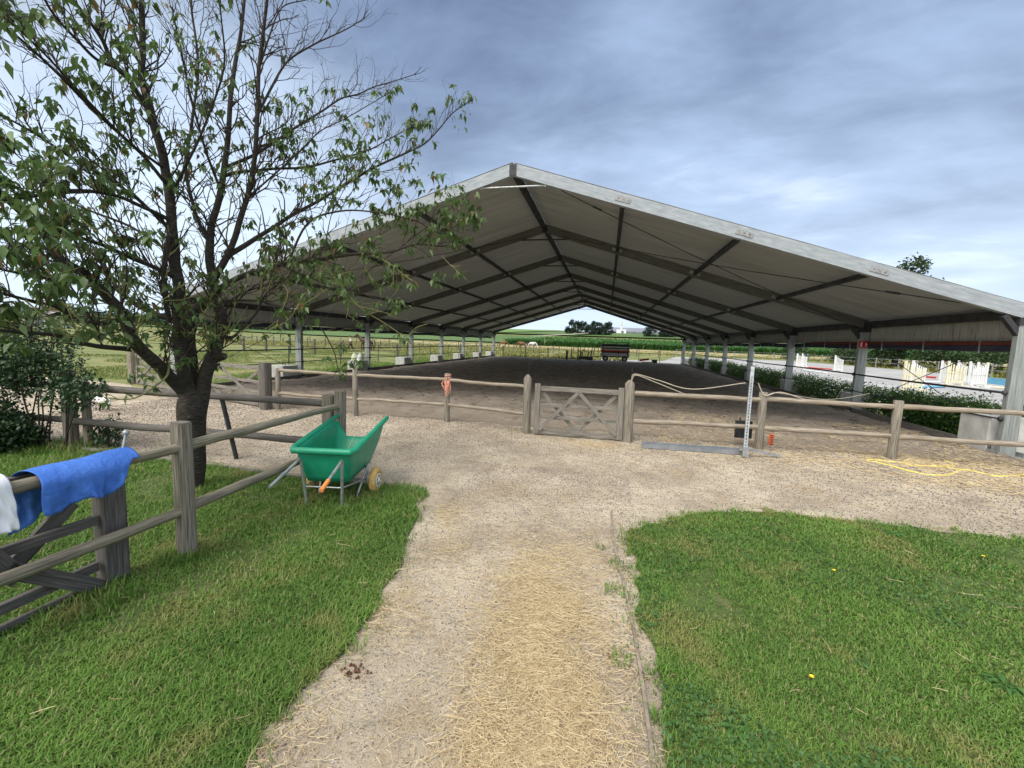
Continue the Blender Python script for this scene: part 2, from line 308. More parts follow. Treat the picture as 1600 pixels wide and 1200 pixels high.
def spline(pts, k=5):
    pts = [Vector(p) for p in pts]; P = [pts[0] * 2 - pts[1]] + pts + [pts[-1] * 2 - pts[-2]]; o = []
    for i in range(1, len(P) - 2):
        for j in range(k):
            t = j / k; a, b, c, d = P[i - 1], P[i], P[i + 1], P[i + 2]
            o.append(.5 * ((2 * b) + (c - a) * t + (2 * a - 5 * b + 4 * c - d) * t * t + (3 * b - 3 * c + d - a) * t ** 3))
    o.append(pts[-1]); return o
def lerp(a, b, t): return a + (b - a) * t
def sst(a, b, x): t = min(max((x - a) / (b - a), 0), 1); return t * t * (3 - 2 * t)
def hz(x, y): return 11 * sst(50, 400, y) + 3.0 * sst(60, 300, -x) * sst(-60, 60, y)

# ------------------------------------------------------------------ setting
gx = np.sign(np.linspace(-1, 1, 161)) * (np.abs(np.linspace(-1, 1, 161)) ** 2.6) * 1800; gy = np.linspace(-1, 1, 161); gy = np.sign(gy) * np.abs(gy) ** 2.4 * 1800
V = [(x, y, hz(x, y)) for y in gy for x in gx]; T = [(j * 161 + i, j * 161 + i + 1, (j + 1) * 161 + i + 1, (j + 1) * 161 + i) for j in range(160) for i in range(160)]
tag(npmesh('ground', V, T, FIELD, smooth=True), kind='structure')
def sheet(name, poly, z, material, jag=.0, step=.25, jfreq=2.):
    """flat sheet with an uneven outline"""
    out = []
    n = len(poly)
    for i in range(n):
        a = Vector(poly[i]); b = Vector(poly[(i + 1) % n]); m = max(1, int((b - a).length / step)) if jag else 1
        nrm = Vector((b.y - a.y, a.x - b.x)).normalized()
        for k in range(m):
            p = a.lerp(b, k / m); q = p + nrm * (jag * (noise.noise(Vector((p.x * jfreq, p.y * jfreq, 3))) + .6 * noise.noise(Vector((p.x * jfreq * 4, p.y * jfreq * 4, 7)))))
            out.append((q.x, q.y, z + hz(q.x, q.y)))
    me = bpy.data.meshes.new(name); me.from_pydata(out, [], [tuple(range(len(out)))]); me.materials.append(material)
    o = bpy.data.objects.new(name, me); C.objects.link(o); tag(o, kind='structure'); return [(p[0], p[1]) for p in out]
YARD = [(-60, -4.2), (-60, -.2), (-13, .6), (-9.9, .2), (-5.6, -.8), (9.9, -.4), (30, -1.4), (30, -14), (-60, -14)]
sheet('yard_gravel', [(-60, -14), (30, -14), (30, -1.6), (9.95, -.5), (-5.6, -.6), (-9.9, -.2), (-13, .9), (-60, 3.0)], .006, DIRT, .18)
LAWN_L = [(-1.5, -13.5), (.98, -13.5), (.96, -8.9), (.88, -8.2), (.80, -7.8), (.84, -7.2), (.70, -6.5), (.44, -5.75), (.18, -5.3), (-.15, -5.06), (-1.0, -5.2), (-2.2, -5.18), (-3.3, -5.0), (-5.0, -5.08), (-9, -5.4), (-16, -6), (-16, -13.5)]
LAWN_R = [(2.68, -13.5), (2.66, -8.6), (2.64, -7.2), (2.60, -6.3), (2.62, -5.7), (2.85, -5.3), (3.2, -4.95), (3.7, -4.62), (4.4, -4.5), (5.2, -4.5), (6.6, -4.52), (9, -4.5), (16, -4.4), (16, -13.5)]
LL = sheet('lawn_left', LAWN_L, .016, SOIL, .10, .12, 2); LR = sheet('lawn_right', LAWN_R, .016, SOIL, .12, .12, 2)
# arena sand: trodden height field
nx, ny = 150, 300
xs = np.linspace(-9.75, 9.75, nx); ys = -.75 + (np.linspace(0, 1, ny) ** 1.4) * 36.2; V = []
for y in ys:
    for x in xs:
        e_ = min(1, (y + .75) / .8); d_ = .045 * noise.noise(Vector((x * 2.2, y * 2.2, 0))) + .03 * noise.noise(Vector((x * 6, y * 6, 4))) + .06 * noise.noise(Vector((x * .5, y * .4, 9)))
        V.append((x, y + .25 * noise.noise(Vector((x * 1.5, 0, 2))) * (1 - e_) , .012 + e_ * max(-.002, .05 + d_)))
T = [(j * nx + i, j * nx + i + 1, (j + 1) * nx + i + 1, (j + 1) * nx + i) for j in range(ny - 1) for i in range(nx - 1)]
tag(npmesh('arena_sand', V, T, SAND, smooth=True), kind='structure')
sheet('outdoor_arena_sand', [(11.4, -1.2), (24, -1.2), (36, 30), (36.6, 50), (32.5, 68), (14, 66), (9, 44), (4.0, 42.5), (1.2, 41), (1.0, 36.1), (11.4, 36.1)], .02, PALE, .3, 1.0, .7)
# crop strips on the rising land
STR1 = mat('young_crop', (.07, .13, .035), (.11, .17, .05), .05, .95); STR2 = mat('pale_track', (.42, .38, .30), (.5, .46, .38), .2, .95); STR3 = mat('bright_crop', (.12, .21, .055), (.16, .25, .07), .05, .95)
DRY = mat('dry_grass', (.36, .30, .15), (.46, .38, .20), .12, .95, spots=[(.5, .5, .7, (.22, .24, .09))])
def drape(name, x0, x1, y0, y1, sk, material, z):
    V = []; n = 24
    for j in range(n + 1):
        for i in range(n + 1):
            y = lerp(y0, y1, j / n); x = lerp(x0, x1, i / n) + sk * (y - y0); V.append((x, y, hz(x, y) + z + .0009 * y))
    tag(npmesh(name, V, [(j * (n + 1) + i, j * (n + 1) + i + 1, (j + 1) * (n + 1) + i + 1, (j + 1) * (n + 1) + i) for j in range(n) for i in range(n)], material), kind='structure')
drape('crop_field_far', -300, 60, 210, 395, 0, STR1, .5)
drape('crop_field_bright', -140, -52, 215, 330, .25, STR3, .9)
drape('crop_field_near', -200, -24, 110, 190, 0, STR1, .25)
drape('field_track', -27, -24.5, 150, 330, .22, STR2, 1.4)
drape('dry_grass_strip', -60, 120, 78, 97, 0, DRY, .05)

# ------------------------------------------------------------------ grass, straw, stones (stuff)
def cull(P, zmax=.2, margin=60):
    """keep only what the photo or a step to the side of it could see"""
    Q = P - np.array(CAM); zf = Q @ np.array(FWD); a = F_PX * (Q @ np.array(RIGHT)) / zf; b = F_PX * (Q @ np.array(UP)) / zf
    return (zf > .2) & (np.abs(a) < 1700) & (b > -1300)
def scatter(poly, n_try, d0, pw, bb):
    X = RNG.uniform(bb[0], bb[1], n_try); Y = RNG.uniform(bb[2], bb[3], n_try); d = np.hypot(X - CAM.x, Y - CAM.y)
    k = RNG.random(n_try) < np.minimum(1, (d0 / d) ** pw); X, Y = X[k], Y[k]; k = inpoly(X, Y, poly); X, Y = X[k], Y[k]
    P = np.stack([X, Y, np.full(len(X), .012)], 1); return P[cull(P)]
def pnoise(P, f, s):
    return np.array([noise.noise(Vector((p[0] * f, p[1] * f, s))) for p in P])
for nm, poly, bb in (('grass', LL, (-13, 1.05, -9.6, -4.9)), ('grass', LR, (2.5, 13, -9.2, -4.2))):
    P = scatter(poly, 950000, 2.7, 1.25, bb); d = np.hypot(P[:, 0] - CAM.x, P[:, 1] - CAM.y)
    pn = pnoise(P, 1.1, 1.) ; pf = pnoise(P, 4., 5.)
    keep = RNG.random(len(P)) < np.clip(1.25 + 2.2 * pn + 1.0 * pf, .25, 1)
    P, d, pn = P[keep], d[keep], pn[keep]
    h = (.047 if nm and bb[0] < 0 else .036) * (1 + .5 * np.clip(pn, -.5, 1)); 
    V, T, R = blades(P, h * .85, .0034 + .0010 * d, .9)
    tag(npmesh(nm, V, T, GRASS, R), 'mown green lawn grass on the %s side of the path' % ('left' if bb[0] < 0 else 'right'), 'grass', kind='stuff')
# ragged tufts along edges and round the posts
def tuft(cx, cy, r, n, h):
    a = RNG.random(n) * 6.28; q = np.sqrt(RNG.random(n)) * r; return np.stack([cx + np.cos(a) * q, cy + np.sin(a) * q, np.full(n, .01)], 1), np.full(n, h)
PP = []; HH = []
for poly in (LL, LR):
    for (x, y) in poly:
        if not (-9 < x < 11 and y > -9.3): continue
        if random.random() < .75:
            p, h = tuft(x + random.uniform(-.05, .05), y + random.uniform(-.05, .05), random.uniform(.05, .12), random.randint(15, 60), random.uniform(.035, .07)); PP.append(p); HH.append(h)
for poly in (LL, LR):
    for (x, y) in poly:
        if -4 < x < 11 and y > -9.3:
            p, h = tuft(x, y, .22, 14, .03); PP.append(p); HH.append(h)
for (x, y, r, n, h) in [(-1.0, -7.1, .16, 500, .10), (-1.0, -7.75, .25, 500, .09), (-2.33, -5.79, .32, 900, .09), (-.6, -5.7, .5, 2200, .085), (.0, -5.35, .35, 1500, .08), (-5.7, -5.1, .5, 900, .14), (-6.8, -5.9, .9, 2500, .16), (-4.6, -5.6, .6, 900, .12), (7.0, -5.4, .2, 300, .10), (6.2, -6.9, .25, 350, .10), (2.45, -6.6, .10, 60, .05), (2.5, -6.2, .1, 60, .04), (2.35, -5.95, .06, 30, .03), (2.48, -7.3, .07, 50, .04)]:
    p, h = tuft(x, y, r, n, h); PP.append(p); HH.append(h)
V, T, R = blades(np.concatenate(PP), np.concatenate(HH), .007, .8)
tag(npmesh('grass_tufts', V, T, GRASS, R), 'longer grass tufts along the path edges and round the posts', 'grass', kind='stuff')
# broad-leaved clover in the right lawn and by the kerb
Pc = scatter(LR, 60000, 2.4, 2, (2.5, 9, -9, -4.4)); pn = pnoise(Pc, 1.6, 8.); Pc = Pc[pn > .12]; Pc[:, 2] += .02 + .02 * RNG.random(len(Pc))
V, T, R = leaves(Pc, RNG.normal(size=(len(Pc), 3)) * [1, 1, .25], .018 + .012 * RNG.random(len(Pc)), .8)
tag(npmesh('clover', V, T, mat('clover_leaf', (.05, .12, .03), (.08, .17, .045), 2, .6, sub=.3, rnd=[(.5, 1, (.10, .20, .06))]), R), 'low clover patches growing in the right lawn', 'clover', kind='stuff')
# paddock and meadow grass
def region(n, x0, x1, y0, y1, f, h, wd, name, label, m, thr=-9, excl=None):
    X = RNG.uniform(x0, x1, n); Y = y0 + (y1 - y0) * RNG.random(n) ** 1.4; k = f(X, Y); X, Y = X[k], Y[k]
    P = np.stack([X, Y, [hz(a, b) for a, b in zip(X, Y)]], 1); pn = pnoise(P, .25, 2.); P = P[pn > thr]; pn = pn[pn > thr]
    dd = np.hypot(P[:, 0] - CAM.x, P[:, 1] - CAM.y)
    V, T, R = blades(P, h * (1 + pn), wd * (.4 + dd / 30), .7); tag(npmesh(name, V, T, m, R), label, 'grass', kind='stuff')
SHORT = mat('paddock_blade', (.11, .17, .035), (.17, .22, .055), .3, .7, sub=.3, rnd=[(.2, 1, (.20, .23, .07)), (.85, .95, (.33, .28, .13))])
region(60000, -30, -9.95, .6, 36, lambda X, Y: (Y > 1.6 + 0 * X) & (X < -9.95), .07, .02, 'paddock_grass', 'short worn grass of the paddock left of the tent', SHORT, -.15)
region(60000, -60, 60, 36, 95, lambda X, Y: ~((X > 4) & (X < 38) & (Y < 71)), .22, .05, 'meadow_grass', 'tall yellowing meadow grass beyond the arenas', MEADOW, -.1)
region(9000, 36, 70, 5, 75, lambda X, Y: X > 37, .5, .07, 'rough_grass', 'rough tall grass beyond the outdoor arena', MEADOW)
region(9000, -11.6, -10.3, 2, 36, lambda X, Y: X < 0, .22, .02, 'verge_grass', 'taller green weeds along the left side of the tent', GRASS, -.02)
# straw on the path and by the fence
def straw(n, fn, name, label, l0=.05, l1=.17, wd=.0021, zz=.012):
    A = np.array([fn() for _ in range(n)]); n = len(A); a = RNG.random(n) * np.pi; ln = RNG.uniform(l0, l1, n)[:, None] * (.35 + .65 * RNG.random(n)[:, None])
    d = np.stack([np.cos(a), np.sin(a), RNG.normal(size=n) * .06], 1); s = np.stack([-np.sin(a), np.cos(a), 0 * a], 1); P = np.concatenate([A, zz + .022 * RNG.random((n, 1)) ** 2], 1)
    bend = s * (RNG.normal(size=(n, 1)) * .07) * ln
    dd = np.hypot(P[:, 0] - CAM.x, P[:, 1] - CAM.y)[:, None]; w_ = wd * (.7 + .5 * RNG.random((n, 1))) * (1 + .06 * dd)
    z = np.array([0, 0, 1.]); q = [P - d * ln / 2, P + bend, P + d * ln / 2]
    V = []
    for c in q: V += [c + s * w_ / 2, c - s * w_ / 2, c + z * w_ * .6]
    V = np.stack(V, 1).reshape(-1, 3); V[:, 2] = np.maximum(V[:, 2], zz - .002); i = np.arange(n)[:, None] * 9; T = []
    for k in (0, 3): T += [i + [k, k + 2, k + 5], i + [k, k + 5, k + 3], i + [k + 2, k + 1, k + 4], i + [k + 2, k + 4, k + 5]]
    tag(npmesh(name, V, np.stack(T, 1).reshape(-1, 3), STRAW, np.repeat(RNG.random(n), 9)), label, 'straw', kind='stuff')
def f_dense():
    while True:
        y = random.uniform(-8.9, -5.4); c = lerp(2.08, 1.8, (y + 8.9) / 3.3); x = random.gauss(c + .06, .21 if y < -6.6 else .28)
        if x < 2.6 and random.random() < (.22 + .8 * sst(6.3, 7.4, -y)) * sst(5.5, 6.3, -y) * (.5 + .9 * noise.noise(Vector((x * 2.5, y * 2.5, 0))) + .3): return (x, y)
def f_left():
    while True:
        y = random.uniform(-8.9, -5.2); x = .86 + abs(random.gauss(0, .22)) - .35 * sst(-6.5, -5.2, y)
        if random.random() < .4 + noise.noise(Vector((x * 2, y * 2, 5))): return (x, y)
def f_sp():
    while True:
        y = random.uniform(-8.9, -1); x = random.uniform(-.2, 8) if y > -4.4 else random.uniform(.7, 2.65)
        if random.random() < .35 + .8 * noise.noise(Vector((x * .9, y * .9, 3))): return (x, y)
def f_right():
    while True:
        x = random.uniform(3.4, 13); y = random.gauss(-1.5, .65)
        if y > -4.2 and random.random() < (.15 + .85 * sst(5, 9, x)) * (.55 + .9 * noise.noise(Vector((x, y * 1.4, 3)))): return (x, y)
def f_gate():
    return (random.gauss(2.15, .35), random.gauss(-1.95, .16))
def f_in():
    while True:
        x = random.uniform(3.2, 9.5); y = random.uniform(-1, 2.5)
        if random.random() < .6 + noise.noise(Vector((x, y, 8))): return (x, y)
straw(27000, f_dense, 'straw', 'dense golden straw strewn down the middle of the path', .02, .14)
straw(1500, f_left, 'straw', 'loose straw gathered along the left lawn edge', .03, .13)
straw(5200, f_sp, 'straw', 'thin scattered straw over the gravel yard', .02, .12)
straw(12000, f_right, 'straw', 'straw litter under the rail fence on the right', .04, .16, .004)
straw(1000, f_gate, 'straw', 'small heap of straw in front of the middle gate', .03, .12)
straw(4500, f_in, 'straw', 'straw mixed into the sand inside the right fence', .03, .12, .004, .06)
straw(110, lambda: (random.uniform(2.8, 7), random.uniform(-8.5, -5)), 'straw', 'single straws lying on the right lawn', .06, .18, .002, .03)
straw(60, lambda: (random.uniform(-2, .7), random.uniform(-8.5, -5.4)), 'straw', 'single straws lying on the left lawn', .05, .15, .002, .04)
n1, n2 = 20000, 75000; n = n1 + n2; Y = np.concatenate([-8.9 + 5.2 * RNG.random(n1) ** 1.3, -5.1 + 4.5 * RNG.random(n2)]); X = np.concatenate([RNG.uniform(.6, 2.7, n1), RNG.uniform(-9, 12, n2)]); P = np.stack([X, Y, np.full(n, .006)], 1); P = P[cull(P)]; n = len(P)
dd = np.hypot(P[:, 0] - CAM.x, P[:, 1] - CAM.y)
r = (.0016 + .0045 * RNG.random(n) ** 4 + .0008 * dd)[:, None]; base = np.array([[1, 0, 0], [-.5, .87, 0], [-.5, -.87, 0], [0, 0, .8]])
V = (P[:, None] + base[None] * r[:, None] * (.7 + .6 * RNG.random((n, 4, 1)))).reshape(-1, 3); i = np.arange(n)[:, None] * 4
tag(npmesh('gravel_stones', V, np.stack([i + [0, 1, 3], i + [1, 2, 3], i + [2, 0, 3]], 1).reshape(-1, 3), STONE, np.repeat(RNG.random(n), 4)), 'small loose stones lying on the gravel yard', 'gravel', kind='stuff')
# crumbs of dung and bark
DUNG = mat('dung', (.09, .035, .02), (.16, .07, .04), 30, .95)
def crumbs(x, y, n, s, label):
    b = MB((x, y, 0))
    for _ in range(n):
        a = random.random() * 6.3; q = random.random() ** .6 * s; b.ball((x + math.cos(a) * q, y + math.sin(a) * q * .6, .014), random.uniform(.003, .009), 5)
    tag(b.build('dung', DUNG, loc=(x, y, 0)), label, 'dung')
crumbs(1.03, -7.78, 34, .09, 'reddish brown crumbs near the left lawn edge in the foreground'); crumbs(2.42, -7.3, 9, .05, 'small brown crumbs by the right kerb edge')
# kerbs
k = MB((2.6, -8, 0)); pts = [G(x, y) for x, y in ((955, 800), (957, 840), (966, 880), (978, 930), (990, 990), (1000, 1050), (1010, 1120), (1020, 1195))]; pts.append(pts[-1] + (pts[-1] - pts[-2]) * 2)
for a, b in zip(pts, pts[1:]): k.bar(Vector((a.x, a.y, .008)), Vector((b.x, b.y, .008)), .018, .03)
tag(k.build('kerb', mat('kerb_metal', (.19, .15, .12), (.33, .28, .22), 9, .9, bump=.4), loc=(2.6, -8, 0)), 'thin half-buried kerb strip between straw path and right lawn', 'kerb')
k = MB((-3, -5, 0))
for x in np.arange(-6.2, -.8, .9): k.bar((x, -5.12 + .03 * math.sin(x), .02), (x + .88, -5.12 + .03 * math.sin(x + .9), .02), .04, .06)
tag(k.build('kerb', mat('kerb_concrete', (.16, .15, .12), (.28, .26, .22), 9, .9), loc=(-3, -5, 0)), 'low dark kerb edge behind the tree along the left lawn', 'kerb')
for sx, w_ in ((-1, 'left'), (1, 'right')):
    k = MB((sx * 9.72, 17, 0)); k.bar((sx * 9.7, .2, .09), (sx * 9.7, 35.2, .09), .05, .20)
    tag(k.build('arena_board', WOODG, loc=(sx * 9.72, 17, 0)), 'low dark kick board along the %s edge of the sand' % w_, 'board')

# ------------------------------------------------------------------ tent
HW, EH, RH, BAY, NF = 9.8, 2.6, 5.6, 5.0, 8
tent = empty('riding_arena_tent', (0, 0, 0), 'long open white frame tent over the dark sand arena', 'tent')
SL = (RH - EH) / HW
def zr(u): return RH - abs(u) * SL
def rafter(s, k, w=.12, h=.25):
    m = MB(); y = k * BAY; m.bar((s * (HW + .02), y, EH + .11), (s * .0, y, RH + .11), w, h, up=(0, 0, 1)); return m
for k in range(NF):
    y = k * BAY
    for s in (-1, 1):
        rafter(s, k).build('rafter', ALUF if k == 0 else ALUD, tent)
        m = MB(); m.bar((s * HW, y, .02), (s * HW, y, EH + .02), .25, .12, up=(0, 1, 0), bev=.012); m.bar((s * HW, y - .062, .02), (s * HW, y - .062, EH - .1), .07, .012, up=(0, 1, 0)); m.bar((s * HW, y + .062, .02), (s * HW, y + .062, EH - .1), .07, .012, up=(0, 1, 0))
        p = m.build('post', ALU, tent)
        b = MB(); b.box((s * HW, y, .012), (.5, .34, .02))
        for q in (-.2, .2): b.box((s * HW + q, y, .06), (.02, .26, .1)); b.tube([(s * HW + q, y - .13, .02), (s * HW + q, y - .13, .09)], .014, 6)
        b.build('base_plate', GALV, p)
        g = MB(); g.bar((s * (HW - .08), y, EH - .30), (s * (HW - .36), y, EH + .06), .10, .09); g.bar((s * HW, y, EH - .12), (s * HW, y, EH + .02), .29, .16, up=(0, 1, 0))
        g.build('knee_brace', DKST, tent)
        if k in (0, 1, 2):
            for u in (2.45, 4.9, 7.35):
                g = MB((0, 0, 0))
                g.bar((s * (u - .16), y - .067, zr(u - .16) + .11), (s * (u + .16), y - .067, zr(u + .16) + .11), .012, .10)
                for q in (-.1, 0, .1): g.tube([(s * (u + q), y - .073, zr(u + q) + .12), (s * (u + q), y - .085, zr(u + q) + .12)], .012, 6)
                g.build('splice_plate', GALV if k else mat('rusty_plate', (.26, .27, .29), (.36, .37, .38), 20, .7, spots=[(30, .56, .64, (.10, .07, .05))]), tent)
    m = MB(); m.tube([(-.75, y, zr(.75) - .03), (.75, y, zr(.75) - .03)], .024, 8); m.tube([(-.75, y, zr(.75) - .06), (-.75, y, zr(.75) + .03)], .03, 6); m.tube([(.75, y, zr(.75) - .06), (.75, y, zr(.75) + .03)], .03, 6)
    m.build('apex_tie', GALV if k == 0 else DKST, tent)
    m = MB(); m.box((0, y - .068, RH + .09), (.16, .012, .24)); m.build('ridge_bracket', DKST, tent)
for u in (0, 2.45, 4.9, 7.35):
    for s in ((1,) if u == 0 else (-1, 1)):
        m = MB(); m.bar((s * u, 0.03, zr(u) + .10), (s * u, BAY * (NF - 1) - .03, zr(u) + .10), .13 if u == 0 else .10, .13 if u == 0 else .10); m.build('purlin', DKST, tent)
for s in (-1, 1):
    m = MB(); m.bar((s * HW, .0, EH + .1), (s * HW, 35, EH + .1), .12, .18); m.build('eave_beam', DKST, tent)
    # roof skin, sagging between frames, a few bays stretched paler
    V = []; nu, nv = 28, 140
    for j in range(nv + 1):
        y = -.05 + 35.1 * j / nv; b = (y / BAY) % 1
        for i in range(nu + 1):
            u = .02 + (HW + .12) * i / nu; pu = (u / 2.45) % 1
            sag = .045 * math.sin(math.pi * b) * (1 if 0 < y < 35 else 0) + .012 * noise.noise(Vector((u * .8, y * 2.2, s)))
            V.append((s * u, y, zr(u) + .262 - sag * .8 * min(1, u * 2)))
    T = [(j * (nu + 1) + i, j * (nu + 1) + i + 1, (j + 1) * (nu + 1) + i + 1, (j + 1) * (nu + 1) + i) for j in range(nv) for i in range(nu)]
    o = npmesh('roof_fabric', V, T, FABU, smooth=True, parent=tent); md = o.modifiers.new('thick', 'SOLIDIFY'); md.thickness = .006
    V = []; T = []; n_ = 280
    for j in range(n_ + 1):
        y = .06 + 34.9 * j / n_
        for i in range(4):
            V.append((s * (HW + .15 + .02 * noise.noise(Vector((y * 1.3, i * .6, s)))), y, 2.80 - .21 * i))
    T = [(j * 4 + i, j * 4 + i + 1, (j + 1) * 4 + i + 1, (j + 1) * 4 + i) for j in range(n_) for i in range(3)]
    o = npmesh('valance', V, T, VAL, smooth=True, parent=tent); md = o.modifiers.new('thick', 'SOLIDIFY'); md.thickness = .006
    m = MB(); m.tube([(s * (HW + .16), y, EH - .52 - .015 * math.sin(y * 1.3)) for y in np.arange(.1, 35, .7)], .085, 8); m.build('rolled_curtain', ROLL, tent)
    if s == 1:
        m = MB(); m.tube([(s * (HW + .10), y, EH - .445) for y in np.arange(.1, 9, .7)], .045, 8); m.build('curtain_edge', ROLLR, tent)
    for y in np.arange(1, 35, 1.6): m = MB(); m.bar((s * (HW + .06), y, EH - .35), (s * (HW + .06), y, EH - .65), .03, .01); m.build('curtain_strap', GALV, tent)
    for z_, r_ in ((1.22, .024), (.72, .016)):
        m = MB(); m.tube([(s * (HW - .15), y, z_ - .01 * math.sin(y * .63)) for y in np.arange(0.0, 35.1, 1.25)], r_, 6)
        for kk in range(NF): m.ball((s * (HW - .15), kk * BAY, z_), .05, 6)
        m.build('side_rail', DKST, tent)
    for (y0, y1) in ((.0, 5.0), (30, 35)):
        for q_ in ((y0, y1), (y1, y0)): m = MB(); m.tube([(s * HW, q_[0], EH - .3), (s * HW, q_[1], .3)], .009, 5); m.build('bracing_cable', DKST, tent)
        for (ua, ub) in ((.9, 9.2), (9.0, .5)):
            m = MB(); a = Vector((s * ua, y0, zr(ua))); b = Vector((s * ub, y1, zr(ub)))
            m.tube([a.lerp(b, t) - Vector((0, 0, .09 * math.sin(math.pi * t))) for t in (0, .2, .4, .6, .8, 1)], .010, 5); c_ = a.lerp(b, .12); m.tube([c_ - (b - a).normalized() * .12 - Vector((0, 0, .03)), c_ + (b - a).normalized() * .12 - Vector((0, 0, .03))], .022, 6); m.build('bracing_cable', DKST, tent)
m = MB(); m.bar((-HW, 35, EH), (-HW, 35, EH - .1), .05, .05); 
# down pipes / stakes beside the left posts and right posts
for kk in range(1, NF):
    for s in (-1, 1):
        m = MB(); m.tube([(s * (HW - .02), kk * BAY + .16, .05), (s * (HW - .02), kk * BAY + .16, EH - .1)], .028, 6); m.build('curtain_crank_pole', DKST, tent)

# ------------------------------------------------------------------ concrete blocks
def block_mesh():
    b = MB(); b.bar((0, 0, 0), (0, 0, .58), .62, .8, up=(0, 1, 0), bev=.02); return b
bp = empty('concrete_block', (-10.05, 4.35, 0), '', 'concrete block', 'concrete ballast blocks at the tent posts')
block_mesh().build('block', CONC, bp); l = MB(); l.tube([(-.08, 0, .57), (-.07, 0, .63), (.07, 0, .63), (.08, 0, .57)], .012, 6); l.build('lifting_loop', DKST, bp)
names_l = ['pale concrete block beside the nearest visible left tent post', 'concrete block with two feed bags on top by the left tent post', 'concrete block by the third visible left tent post with coiled cable on top', 'concrete block at the fourth visible left tent post', 'concrete block with a round ring pole before the fifth visible left tent post', 'concrete block at the sixth visible left tent post', 'farthest concrete block of the left post row']
for i in range(7):
    c = bp if i == 0 else copy_tree(bp); y = (i + 1) * BAY
    c.location = (-10.0 + .12 * math.sin(i * 3), y - .62, 0); c.rotation_euler = (0, 0, .06 * math.sin(i * 5)); c['label'] = names_l[i]
names_r = ['tall pale concrete block right of the nearest right tent post', 'grey concrete block behind the post with the red sign', 'grey concrete block behind the third right post in the hedge', 'concrete block half hidden by hedge at the fourth right post', 'concrete block half hidden by hedge at the fifth right post', 'small-looking concrete block by the sixth right post', 'concrete block by the seventh right post', 'last concrete block at the far right tent corner']
for i in range(8):
    c = copy_tree(bp); c.location = (10.22 if i else 10.0, i * BAY + (.70 if i else .58), 0); c['label'] = names_r[i]
    if i == 0: c.scale = (1.1, .9, 1.25)

# ------------------------------------------------------------------ fences and gates
def post(b, x, y, h, wdt, rnd_=True, pointed=False, tilt=(0, 0)):
    top = Vector((x + tilt[0] * h, y + tilt[1] * h, h))
    if rnd_: b.tube([(x, y, -.05), Vector((x, y, 0)).lerp(top, .5), top, top + Vector((0, 0, .07 if pointed else .004))], [wdt / 2, wdt / 2 * .98, wdt / 2 * .95, wdt * (.18 if pointed else .42)], 10, wob=.14)
    else:
        b.bar((x, y, -.05), top, wdt, wdt * .9, up=(.2, 1, 0), bev=wdt * .22)
        b.bar(top, top + Vector((0, 0, .012)), wdt * .93, wdt * .83, up=(.2, 1, 0), bev=wdt * .2)
def rail(b, p0, p1, r, n=7):
    p0 = Vector(p0); p1 = Vector(p1); L_ = (p1 - p0).length; q = random.random() * 9
    pts = [p0.lerp(p1, t / n) + Vector((0, 0, .018 * noise.noise(Vector((q, t * .7, 0))) * (0 < t < n))) for t in range(n + 1)]
    b.tube(pts, [r * (1.05 - .12 * t / n) for t in range(n + 1)], 10, wob=.12)
def fence(name, label, posts, rails, wp, wr, pw=.13, rr=.045, rnd_=True, pointed=(), h=1.1, group=None):
    o = empty(name, (posts[0][0], posts[0][1], 0), label, 'fence', group); O = o.location
    for i, p in enumerate(posts):
        b = MB(O); post(b, p[0], p[1], p[2] if len(p) > 2 else h, pw if i not in pointed else pw * 1.3, rnd_, i in pointed, (random.uniform(-.015, .015), random.uniform(-.01, .01))); b.build('post', wp, o)
    for a, c in zip(posts, posts[1:]):
        for z_ in rails: b = MB(O); rail(b, (a[0], a[1], z_ + random.uniform(-.012, .012)), (c[0], c[1], z_ + random.uniform(-.012, .012)), rr); b.build('rail', wr, o)
    return o
random.seed(3)
# left lawn fence (a corner post at the barrow)
PC = (-.98, -7.07); PK = (-1.12, -4.83)
fence('rail_fence', 'weathered rail fence on the left lawn running towards the viewer, blue towel over it', [(-1.05, -10.4, 1.13), (PC[0], PC[1], 1.12), (PK[0], PK[1], 1.12)], (.925, .415), WOODP, WOODF, .128, .041, False, (), 1.13)
fence('rail_fence', 'dark rail fence passing behind the tree from the rose bush to the barrow', [(-8.8, -5.3, 1.15), (-5.62, -5.02, 1.18), (-1.30, -4.80, 1.05)], (.93, .42), WOODP, WOODG, .17, .052, False)
b = MB((-5.4, -5.0, 0)); b.bar((-5.42, -4.93, -.05), (-5.42, -4.93, 1.02), .10, .09, bev=.02); tag(b.build('wooden_post', WOODF, loc=(-5.4, -5.0, 0)), 'thin brown post close beside the thick post in the rose bush', 'post')
b = MB((-2.9, -4.8, 0)); b.tube([(-2.98, -4.86, .92), (-2.90, -4.72, -.02)], .03, 8); tag(b.build('leaning_stake', DKST, loc=(-2.9, -4.8, 0)), 'dark stake leaning on the rails just right of the tree trunk', 'stake')
